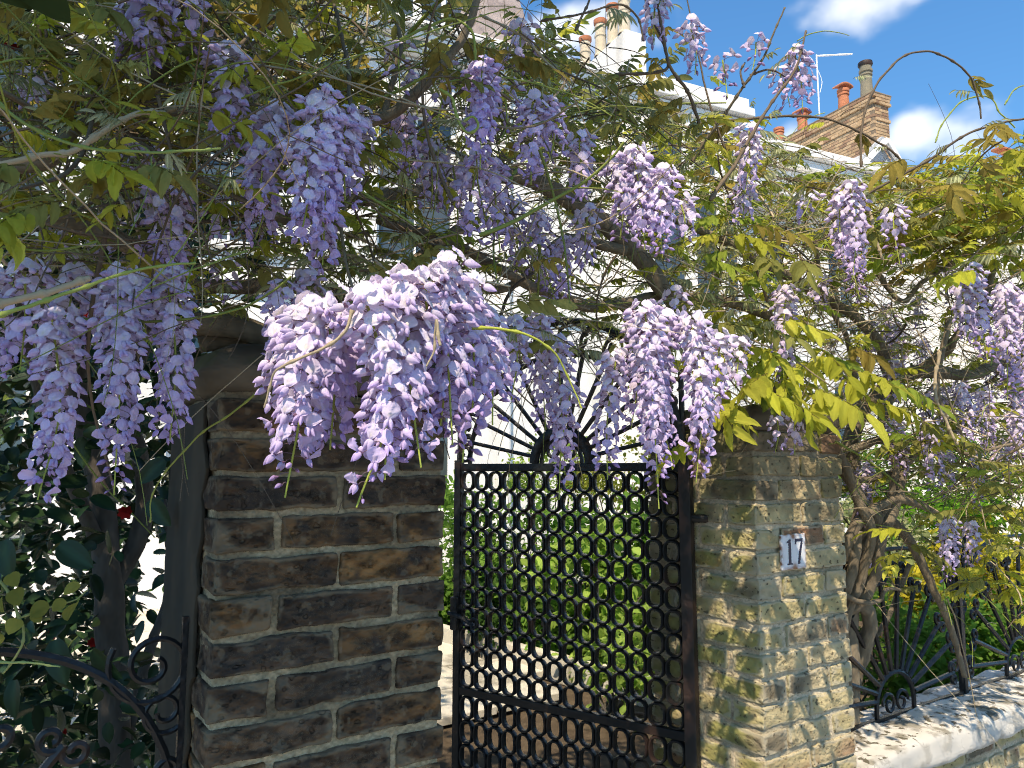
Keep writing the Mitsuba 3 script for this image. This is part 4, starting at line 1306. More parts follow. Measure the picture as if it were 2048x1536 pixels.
BRN, GRS, BGE = vec(.13, .10, .068), vec(.26, .31, .07), vec(.38, .31, .20)
SH = [
    ([(1722, 335, 1.6), (1722, 260, 1.6), (1745, 185, 1.6), (1790, 125, 1.6), (1840, 104, 1.6), (1895, 116, 1.62), (1940, 155, 1.64), (1958, 205, 1.66), (1962, 238, 1.67)], [.0030, .0020], BRN),
    ([(1660, 440, 1.9), (1740, 385, 1.85), (1850, 325, 1.8), (1950, 262, 1.75), (2070, 232, 1.75)], [.004, .003], BRN),
    ([(1870, 285, 1.9), (1890, 240, 1.9), (1930, 200, 1.9), (1980, 195, 1.9), (2000, 225, 1.9), (2030, 255, 1.9)], [.0022, .002], GRS),
    ([(2010, 210, 1.8), (2030, 180, 1.8), (2070, 165, 1.8)], [.002, .0016], GRS),
    ([(-20, 190, .72), (60, 252, .74), (180, 296, .76), (300, 306, .78), (400, 300, .8), (440, 298, .82)], [.0021, .0015], vec(.20, .26, .07)),
    ([(-20, 640, .72), (120, 592, .76), (250, 548, .8), (390, 524, .86)], [.0024, .0014], GRS),
    ([(-20, 612, .8), (80, 588, .82), (180, 555, .85)], [.0046, .004], BGE),
    ([(-20, 335, .9), (80, 310, .9), (150, 300, .9), (260, 230, .92), (330, 225, .95)], [.0045, .004], BGE),
    ([(945, 658, .86), (1000, 657, .86), (1060, 672, .86), (1110, 710, .87), (1140, 765, .88), (1162, 818, .88)], [.0021, .0009], vec(.36, .40, .06)),
    ([(712, 600, .74), (690, 660, .74), (640, 700, .74), (575, 727, .74), (545, 750, .75), (528, 815, .76)], [.0021, .0011], BGE),
    ([(545, 760, 1.2), (470, 820, 1.2), (400, 870, 1.2), (345, 930, 1.2), (305, 990, 1.2), (300, 1045, 1.2)], [.0019, .0012], vec(.26, .28, .06)),
    ([(880, 690, .72), (872, 640, .72), (868, 700, .73), (855, 735, .73)], [.0016, .0009], BGE),
    ([(660, 200, 1.1), (698, 330, 1.1), (700, 200, 1.1), (690, 100, 1.12), (660, -20, 1.14)], [.004, .003], vec(.10, .085, .06)),
    ([(400, 40, 1.2), (480, 100, 1.2), (560, 45, 1.25), (680, 30, 1.3), (740, 80, 1.3)], [.0035, .0025], BRN),
    ([(450, 130, 1.15), (520, 50, 1.2), (600, 20, 1.25), (700, -20, 1.3)], [.0045, .003], BRN),
    ([(800, 80, 1.2), (890, 40, 1.2), (940, 60, 1.2), (950, 110, 1.2), (950, 170, 1.2)], [.003, .002], GRS),
    ([(960, 30, 1.3), (1040, 70, 1.3), (1090, 120, 1.3), (1125, 155, 1.3), (1120, 180, 1.3), (1060, 235, 1.3)], [.003, .002], BGE),
    ([(1080, 40, 1.3), (1180, 25, 1.3), (1240, 10, 1.32), (1275, 35, 1.35), (1285, 80, 1.36)], [.0026, .0018], BRN),
    ([(1150, 60, 1.4), (1190, -20, 1.4)], [.003, .002], BRN),
    ([(1230, 150, 1.5), (1330, 140, 1.5), (1330, 100, 1.5), (1300, 30, 1.5), (1285, -20, 1.5)], [.004, .0022], BRN),
    ([(1400, 260, 1.6), (1380, 190, 1.55), (1345, 140, 1.5), (1325, 70, 1.48), (1310, -20, 1.46)], [.0045, .0025], BRN),
    ([(1420, 400, 1.6), (1475, 320, 1.6), (1540, 210, 1.58), (1590, 140, 1.56), (1612, 60, 1.55)], [.005, .002], vec(.17, .13, .085)),
    ([(1380, 330, 1.7), (1440, 240, 1.65), (1500, 155, 1.6), (1530, 110, 1.58), (1550, 60, 1.56), (1570, 15, 1.55)], [.0045, .002], vec(.16, .13, .08)),
    ([(1490, 175, 1.6), (1480, 145, 1.6), (1490, 125, 1.6)], [.003, .002], BRN),
    ([(1500, 150, 1.6), (1540, 140, 1.6), (1580, 160, 1.6)], [.003, .002], BRN),
    ([(1380, 250, 1.8), (1470, 240, 1.8), (1600, 232, 1.8), (1690, 250, 1.8), (1780, 300, 1.82), (1810, 330, 1.84)], [.004, .003], BRN),
    ([(1880, 700, 2.0), (1870, 780, 2.0), (1890, 840, 2.0), (1915, 890, 2.0)], [.005, .004], BGE),
    ([(1690, 405, 1.9), (1735, 420, 1.9), (1750, 470, 1.9), (1765, 520, 1.9)], [.005, .004], BGE),
    ([(1840, 435, 1.9), (1900, 408, 1.9), (1950, 388, 1.9)], [.004, .003], BGE),
    ([(880, 180, 1.1), (905, 200, 1.1), (915, 240, 1.1), (935, 265, 1.1), (955, 255, 1.1), (945, 235, 1.1), (925, 245, 1.1)], [.0025, .002], GRS),
    ([(750, 520, 1.2), (790, 560, 1.2), (820, 630, 1.2)], [.0025, .0016], BGE),
]
SH += [([(-20, 1140, 1.28), (20, 1190, 1.28), (45, 1250, 1.28), (40, 1300, 1.28), (5, 1345, 1.28)], [.003, .002], vec(.26, .28, .10)), ([(-20, 1322, 1.25), (40, 1324, 1.25), (122, 1334, 1.25)], [.003, .0012], vec(.34, .38, .12)),
       ([(40, 1235, 1.28), (100, 1215, 1.3), (150, 1200, 1.32), (175, 1180, 1.33)], [.002, .001], vec(.26, .28, .10))]
paths = [shoot_c('shoot', *s) for s in SH]

for px, py, L in ((5, 1205, .030), (30, 1190, .034), (-5, 1260, .032), (35, 1250, .030), (70, 1235, .024), (98, 1222, .034), (130, 1212, .024), (152, 1218, .038), (8, 1285, .030), (160, 1180, .028), (20, 1160, .03)):
    v, f, mid, al = leaflet(L, L * .44, .25, .4, 8, 5)
    v = v @ rot_to(vec(r.normal(0, .7), -.5, -.55 + r.normal(0, .2)), vec(0, -1, .4), r.normal(0, .3)).T + at(px, py - 12, 1.27)
    put('round_leaf', (v, f, np.tile(vec(.30, .30, .07) * r.uniform(.8, 1.2), (len(v), 1))), 'leaf', W, smooth=True)

# ---- leaves on shoots; TW collects the fine twigs
LEAVES, TW = [], MB()


def twig(r, p0, d, length, rad, col, droop, curl=.6, n=12):
    """a thin curved shoot: returns its points"""
    pts, p, d = [p0], np.asarray(p0, float), unit(d)
    ax = unit(r.normal(0, 1, 3))
    for k in range(n - 1):
        d = unit(d + ax * curl / n + vec(0, 0, -droop / n) + r.normal(0, .05, 3))
        p = p + d * length / (n - 1)
        pts.append(p)
    pts = np.array(pts)
    if (not all(below_outline(q, -30) for q in pts[::3]) and r.random() < .93) or (any(shades_pier(q) for q in pts[::2]) and r.random() < .90):
        return pts
    v, f = tube(pts, np.linspace(rad, rad * .45, n), 4)
    TW.add(v, f, np.tile(col * r.uniform(.7, 1.3), (len(v), 1)))
    return pts


SKX, SKY = (1040, 1160, 1300, 1500, 1700, 1850, 1960, 2060), (-60, 90, 175, 265, 350, 340, 300, 285)


def pixel(p):
    q = np.asarray(p) - vec(0, 0, EYE)
    z = max(q[1] * CP + q[2] * SP, .05)
    return 1024 + FOC * q[0] / z, 768 - FOC * (-q[1] * SP + q[2] * CP) / z


def below_outline(p, m=0):
    x, y = pixel(p)
    return x < 1040 or y > np.interp(x, SKX, SKY) + m


def shades_pier(p):
    """the vine is kept thin where the sun comes through to the right pier's street face"""
    d = -SUN / SUN[2]
    nrm = -WALL.n
    t = ((WALL.o - p) @ nrm) / (d @ nrm)
    if t < .05:
        return False
    q = p + d * t
    s = (q - WALL.o) @ WALL.a
    return PIER2 - .25 < s < PIER2 + .42 and .3 < q[2] < 1.45


def leafy(r, pts, every, kinds, size=1.0, prob=1.0, all_=False):
    seg = np.linalg.norm(np.diff(pts, axis=0), axis=1)
    s = np.concatenate([[0], np.cumsum(seg)])
    a = every * .5
    k = r.random() * 6
    while a < s[-1] + 1e-6:
        if r.random() < prob:
            p = np.array([np.interp(a, s, pts[:, c]) for c in range(3)])
            k += 2.4
            out = unit(vec(math.cos(k), math.sin(k), r.uniform(.0, .6)))
            ki, ti = kinds[r.integers(len(kinds))]
            if (not all_ and not below_outline(p) and r.random() < .93) or (shades_pier(p) and r.random() < .92):
                a += every
                continue
            LEAVES.append((p, out, ki, ti, size * r.uniform(.75, 1.2)))
        a += every * r.uniform(.6, 1.4)


Y, O, B, YE, GR = ('young', 'young'), ('open', 'olive'), ('open', 'bronze'), ('open', 'yellow'), ('open', 'green')
#  px0, px1, py0, py1, depth range, shoots, leaf kinds, size, twig length, leaf probability
REG = [
    (-80, 420, -60, 560, .95, 1.6, 150, [Y, Y, Y, O, YE, B, YE], .72, .2, .7),
    (330, 640, -40, 330, 1.1, 1.7, 85, [Y, Y, YE, O, B], .75, .2, .75),
    (560, 1050, 120, 330, 1.2, 1.9, 52, [Y, B, Y, YE, O], .75, .2, .6),
    (600, 1080, -40, 150, 1.2, 1.8, 9, [Y, O, Y], .9, .2, .5),
    (1020, 1380, 70, 330, 1.6, 2.3, 80, [O, O, Y, B, YE, Y], .8, .22, .8),
    (1060, 1760, 200, 660, 2.0, 2.8, 170, [Y, Y, Y, YE, YE, GR], .72, .26, .8),
    (1350, 1640, 60, 330, 1.8, 2.3, 20, [Y, Y, O, B], .9, .18, .6),
    (1300, 1560, 300, 620, 1.95, 2.5, 36, [Y, Y, YE, GR, Y], 1.0, .2, .65),
    (1560, 1800, 310, 500, 2.1, 2.6, 36, [Y, Y, Y, YE, O], .95, .2, .75),
    (1740, 2120, 320, 540, 2.1, 2.9, 120, [Y, Y, YE, B, YE, YE, GR], 1.05, .22, .95),
    (1880, 2080, 180, 330, 1.7, 2.1, 8, [Y, B, B], 1.05, .15, .9),
    (1560, 2100, 520, 800, 2.4, 3.2, 60, [YE, Y, YE, GR, Y], .85, .2, .6),
    (1800, 2100, 800, 1120, 2.2, 3.2, 42, [YE, O, O, GR, YE], 1.1, .2, .85),
    (1880, 2090, 1080, 1220, 2.4, 3.0, 12, [O, YE, YE], 1.1, .15, .8),
    (620, 1060, 480, 660, 1.1, 1.8, 26, [Y, Y, Y, O], .95, .16, .7),
    (1180, 1480, 590, 680, 1.7, 2.1, 22, [Y, Y, O], .95, .14, .8),
    (420, 900, 400, 560, 1.3, 1.9, 30, [Y, O, GR], .9, .18, .55),
    (1440, 1700, 640, 800, 2.05, 2.4, 16, [YE, YE, GR, Y, YE], 1.1, .16, .95),
]
for x0, x1, y0, y1, d0, d1, cnt, kinds, sz, tl, pb in REG:
    for _ in range(cnt):
        p = at(r.uniform(x0, x1), r.uniform(y0, y1), r.uniform(d0, d1))
        pts = twig(r, p, vec(r.normal(0, 1), r.normal(0, .6), r.uniform(-.2, 1.0)), tl * r.uniform(.6, 1.7), r.uniform(.0010, .0026), BRN if r.random() < .6 else GRS * .8, r.uniform(.4, 1.8))
        leafy(r, pts, .055, kinds, sz, pb)
# bare tangle of old shoots
TANG = [(-60, 560, 0, 620, .9, 1.6, 330), (450, 1100, 60, 620, 1.2, 2.1, 420), (1000, 1700, 250, 720, 1.7, 2.8, 620), (1500, 2100, 380, 1000, 2.3, 3.1, 1050), (1000, 1300, 60, 260, 1.5, 2.2, 50), (1700, 2100, 700, 1250, 2.3, 3.2, 110), (560, 1060, -40, 240, 1.2, 1.9, 34)]
for x0, x1, y0, y1, d0, d1, cnt in TANG:
    for _ in range(cnt):
        p = at(r.uniform(x0, x1), r.uniform(y0, y1), r.uniform(d0, d1))
        d = vec(r.normal(0, 1), r.normal(0, .5), r.normal(0, .45))
        twig(r, p, d, r.uniform(.15, .6), r.choice([.0010, .0014, .0020, .0030, .0046], p=[.32, .32, .2, .12, .04]), (BRN, BGE * .9, GRS * .8)[r.choice(3, p=[.36, .34, .30] if x0 < 1000 else [.35, .42, .23])], r.uniform(-.6, .9), r.uniform(.2, 1.8), 14)
for p in (paths[0], paths[1], paths[4], paths[5], paths[13], paths[14], paths[17], paths[19], paths[20], paths[21], paths[22], paths[25]):
    leafy(r, p, .075, [Y, Y, B], .75, .55, True)
# the vine goes on above and behind the picture's top
for _ in range(90):
    p = vec(r.uniform(-1.2, .2), r.uniform(.9, 2.2), r.uniform(2.25, 2.6))
    if inframe(p + vec(0, 0, .1)) or inframe(p):
        continue
    leafy(r, twig(r, p, r.normal(0, 1, 3), .3, .002, BRN, .8), .06, [O, B], 1.0, .9)
#  the bright leaves that hang in the sun over the right pier, and other leaves one can tell apart
for px, py, d, sz, ti in ((1420, 800, 1.72, 1.5, 'yellow'), (1475, 770, 1.7, 1.6, 'yellow'), (1540, 745, 1.72, 1.55, 'yellow'), (1600, 770, 1.74, 1.55, 'yellow'), (1640, 790, 1.8, 1.5, 'yellow'), (1700, 740, 1.85, 1.4, 'yellow'), (1745, 755, 1.9, 1.4, 'green'),
                         (1690, 690, 1.9, 1.3, 'bronze'), (1520, 510, 1.75, 1.25, 'olive'), (1600, 520, 1.8, 1.2, 'olive'), (1450, 470, 1.6, 1.2, 'yellow'), (1480, 450, 1.6, 1.2, 'bronze'), (1900, 370, 1.7, 1.3, 'bronze'), (1990, 250, 1.7, 1.3, 'bronze'), (2010, 300, 1.7, 1.2, 'yellow'),
                         (1810, 320, 1.75, 1.3, 'bronze'), (1770, 450, 1.8, 1.2, 'olive'), (1960, 540, 1.8, 1.3, 'yellow'), (2020, 540, 1.8, 1.3, 'green'), (1390, 880, 1.75, 1.3, 'yellow'), (1440, 700, 1.75, 1.4, 'yellow'), (1500, 690, 1.8, 1.4, 'yellow'), (1560, 700, 1.85, 1.4, 'green'), (1620, 690, 1.85, 1.4, 'yellow'), (1480, 650, 1.75, 1.3, 'olive'), (1550, 640, 1.8, 1.3, 'yellow'), (1660, 740, 1.95, 1.4, 'yellow'), (1590, 730, 1.8, 1.4, 'yellow'), (1720, 800, 2.0, 1.4, 'yellow'), (1440, 430, 1.7, .95, 'green'), (1470, 500, 1.7, .9, 'green'), (1500, 560, 1.7, .9, 'green'), (1410, 520, 1.7, .9, 'green'), (1440, 790, 2.15, 1.3, 'yellow'), (1490, 775, 2.2, 1.3, 'green'), (1550, 780, 2.2, 1.3, 'yellow'), (1610, 785, 2.25, 1.3, 'yellow'), (1660, 800, 2.3, 1.3, 'olive'), (1580, 730, 2.1, 1.3, 'green'), (1500, 730, 2.1, 1.3, 'yellow'), (1640, 720, 2.1, 1.3, 'yellow'), (1430, 820, 2.1, 1.2, 'yellow'), (1570, 815, 2.0, 1.2, 'yellow'), (170, 320, .85, .95, 'yellow'), (280, 330, .88, .95, 'olive'), (70, 420, .85, .9, 'yellow'), (150, 400, .88, .9, 'olive'), (230, 345, .9, .85, 'bronze'),
                         (30, 470, .85, .9, 'yellow'), (50, 330, .86, .9, 'olive'), (100, 85, 1.0, 1.1, 'bronze'), (215, 120, 1.0, 1.0, 'bronze'), (160, 20, .95, 1.1, 'olive'), (340, 175, 1.0, 1.0, 'bronze'), (560, 120, 1.2, 1.1, 'bronze'), (660, 150, 1.2, 1.2, 'bronze'), (1000, 110, 1.3, 1.1, 'bronze')):
    LEAVES.append((at(px, py, d), unit(vec(r.normal(0, .8), -.55, -.2)), 'hi', ti, sz))

BL = []
for p, out, ki, ti, sz in LEAVES:
    m = make_leaf(r, p, out, ki, ti, sz)
    BL.append(((9 if ki == 'hi' else sz * (1 if ki == 'open' else .6)) / p[1] if inframe(p) else 0, m))
BL.sort(key=lambda x: -x[0])
for s, m in BL[:300]:
    put('leaf', m, 'leaf', W, smooth=True)
rest = MB()
for s, m in BL[300:]:
    rest.add(*m)
say(put('foliage', rest.mesh(), 'leaf', W, smooth=True), kind='stuff')

# ---- flowers
def ellipsoid_lobe(L, wy, wz, bend, seg=6, rows=6, tip=.9):
    """a pod shaped petal along x"""
    t = np.linspace(0, 1, rows)
    rad = np.sin(np.pi * np.clip(t, .04, .985) ** tip) ** .75
    a = np.arange(seg) / seg * 2 * np.pi
    x = np.repeat(t * L, seg)
    y = (rad[:, None] * np.cos(a)[None] * wy).ravel()
    z = (rad[:, None] * np.sin(a)[None] * wz).ravel() + bend * np.repeat(t ** 2, seg) * L
    I, J = np.meshgrid(np.arange(rows - 1), np.arange(seg), indexing='ij')
    q = np.stack([I * seg + J, (I + 1) * seg + J, (I + 1) * seg + (J + 1) % seg, I * seg + (J + 1) % seg], -1).reshape(-1, 4)
    return np.stack([x, y, z], 1), tri(q)[:, ::-1], np.repeat(t, seg)


PALE, LILAC, VIOLET, PINK = vec(.86, .81, .88), vec(.69, .58, .81), vec(.47, .33, .70), vec(.66, .42, .58)


def floret(r, openness, hi):
    """one pea flower, stalk from the origin along x, z up: v, f, colours (pale..deep)"""
    m = MB()
    stalk = r.uniform(.014, .024) * (.6 + .4 * openness)
    sp = spline([(0, 0, 0), (stalk * .6, 0, .002), (stalk, 0, -.001)], 4)
    v, f = tube(sp, .00055, 3, cap=False)
    m.add(v, f, np.tile(vec(.28, .20, .16), (len(v), 1)))
    v, f = tube(np.array([[stalk - .0005, 0, -.001], [stalk + .0025, 0, -.0005], [stalk + .0045, 0, 0]]), [.0008, .0022, .0024], 5, cap=False)
    m.add(v, f, np.tile(vec(.36, .20, .27), (len(v), 1)))
    x0 = stalk + .003
    if openness < .35:                                             # bud
        L = .007 + .024 * openness + .003 * r.random()
        v, f, t = ellipsoid_lobe(L, L * .24, L * .27, -.22, 6, 6, .75)
        u = t[:, None]
        c = (PINK * .8) * (1 - u) ** 2 + (LILAC * .6 + VIOLET * .4) * (1 - (1 - u) ** 2)
        m.add(v + vec(x0 - .001, 0, 0), f, c)
        return m.mesh()
    s = .75 + .25 * min(openness, 1)
    # keel and wings
    for sy in ((-1, 1) if hi else (0,)):
        v, f, t = ellipsoid_lobe(.0150 * s, .0028 if hi else .0042, .0043, -.10, 6, 6 if hi else 5, .62)
        q = rot_to(vec(.80, sy * .16, -.55 + r.normal(0, .1)), None, sy * .3)
        u = t[:, None]
        m.add(v @ q.T + vec(x0, sy * .0016, -.001), f, PALE * .95 * (1 - u) + (VIOLET * .40 + LILAC * .60) * u)
    # standard: a broad bent-back banner
    nr, nc = (9, 9) if hi else (5, 5)
    R, Hh = .0114 * s * r.uniform(.9, 1.1), .0192 * s * r.uniform(.92, 1.08)
    t = np.linspace(0, 1, nr)
    w = R * np.sqrt(np.clip(1 - ((t - .50) / .53) ** 2, 0, 1)) * (1 - .30 * (1 - t) ** 2)
    w[0], w[-1] = R * .18, R * .42
    S, Tt = np.meshgrid(np.linspace(-1, 1, nc), np.arange(nr))
    tt = t[Tt]
    y = S * w[Tt]
    up = tt * Hh - .0022 * np.where(np.abs(S) < .1, 1, 0) * (Tt == nr - 1) - .0012 * S ** 2 * (tt > .6)
    lean = r.normal(.30, .16) if openness > .7 else r.normal(-.45, .15)
    cup = r.uniform(.10, .42) if openness > .7 else -r.uniform(.6, 1.0)
    back = -lean * Hh * tt ** 1.5 - cup * y ** 2 / R + .0016 * np.where(np.abs(S) < .1, 1, 0) * np.sin(np.pi * tt)
    back += r.normal(0, .0007, back.shape) + .0011 * np.sin(S * r.uniform(3, 6) + r.uniform(0, 6)) * tt ** 2 * (1 if hi else .6)
    v = np.stack([x0 + .0015 + back, y, up + .0005], -1).reshape(-1, 3)
    I, J = np.meshgrid(np.arange(nr - 1), np.arange(nc - 1), indexing='ij')
    f = tri(np.stack([I * nc + J, (I + 1) * nc + J, (I + 1) * nc + J + 1, I * nc + J + 1], -1).reshape(-1, 4))
    e = np.clip(np.hypot(S, (tt - .45) * 1.7), 0, 1.2).reshape(-1, 1)
    yel = np.exp(-((S * w[Tt] / .0028) ** 2) - ((tt - .26) / .15) ** 2).reshape(-1, 1)
    c = PALE * (1 - .34 * e) + LILAC * .34 * e
    c = c * (1 - .7 * yel) + vec(.78, .74, .48) * .7 * yel
    m.add(v, f, c)
    return m.mesh()


FR = np.random.default_rng(9)
OPEN = {h: [floret(FR, FR.uniform(.85, 1), h) for _ in range(32)] for h in (True, False)}
HALF = {h: [floret(FR, FR.uniform(.4, .65), h) for _ in range(10)] for h in (True, False)}
BUD = [[floret(FR, o, False) for _ in range(8)] for o in (.30, .2, .1, .02)]


def raceme(r, px0, py0, px1, py1, d, hi=False, apart=False, tint=0.0, opened=.68, full=1.0, tail=.10, d1=None):
    """a hanging flower cluster from the pixel px0, py0 to px1, py1 at depth d"""
    p0, p1 = at(px0, py0, d), at(px1, py1, d1 or d)
    L = np.linalg.norm(p1 - p0)
    n = 18
    mid = (p0 + p1) / 2 + vec(r.normal(0, .04), r.normal(0, .04), 0) * L
    ax = spline([p0, mid, p1], n)
    key = key_of(W, 'raceme')
    v, f = tube(ax, np.linspace(.0018, .0010, n), 6)
    scene[key] = ply((v, f), 'twig', smooth=True, color=np.tile(vec(.34, .40, .07), (len(v), 1)))
    N = int(full * (L / .0031 if hi else L / .0034))
    rest = MB()
    tone = r.uniform(.92, 1.05)
    for k in range(N):
        u = (k + r.uniform(0, .8)) / N
        u = (u + .38 * u * (u - 1)) * (1 - tail * .3)
        p = np.array([np.interp(u, np.linspace(0, 1, n), ax[:, c]) for c in range(3)])
        a = k * 2.39996 + r.normal(0, .25)
        ripe = opened + r.normal(0, .05)
        el = (.35 - .75 * u) + r.normal(0, .16)
        out = unit(vec(math.cos(a), math.sin(a), el))
        size = r.uniform(.90, 1.12) * (1.10 - .34 * u)
        if u < ripe:
            m = OPEN[hi][r.integers(32)]
        elif u < ripe + .12:
            m = HALF[hi][r.integers(10)]
        elif u < 1 - tail:
            m = BUD[0 if r.random() < .7 else 1][r.integers(8)]
        else:
            if r.random() < .35:
                continue
            m = BUD[2 + int(r.random() < .5)][r.integers(8)]
        v, f, c = m
        v = (v * size) @ rot_to(out, None, r.normal(0, .3)).T + p
        # older flowers at the top are paler, the young ones below more violet
        deep = np.clip(.04 + .92 * u ** 1.5 + tint + r.normal(0, .08), 0, 1)
        lum = c.mean(1, keepdims=True) / .7
        c2 = c * (1 - deep * .7) + (VIOLET * lum) * deep * .7
        c2 = np.clip(c2 * tone * r.uniform(.9, 1.08), 0, 1)
        if apart:
            put('floret', (v, f, c2), 'petal', key, smooth=True)
        else:
            rest.add(v, f, c2)
    if not apart and rest.n:
        say(put('florets', rest.mesh(), 'petal', key, smooth=True), kind='stuff')
    return key


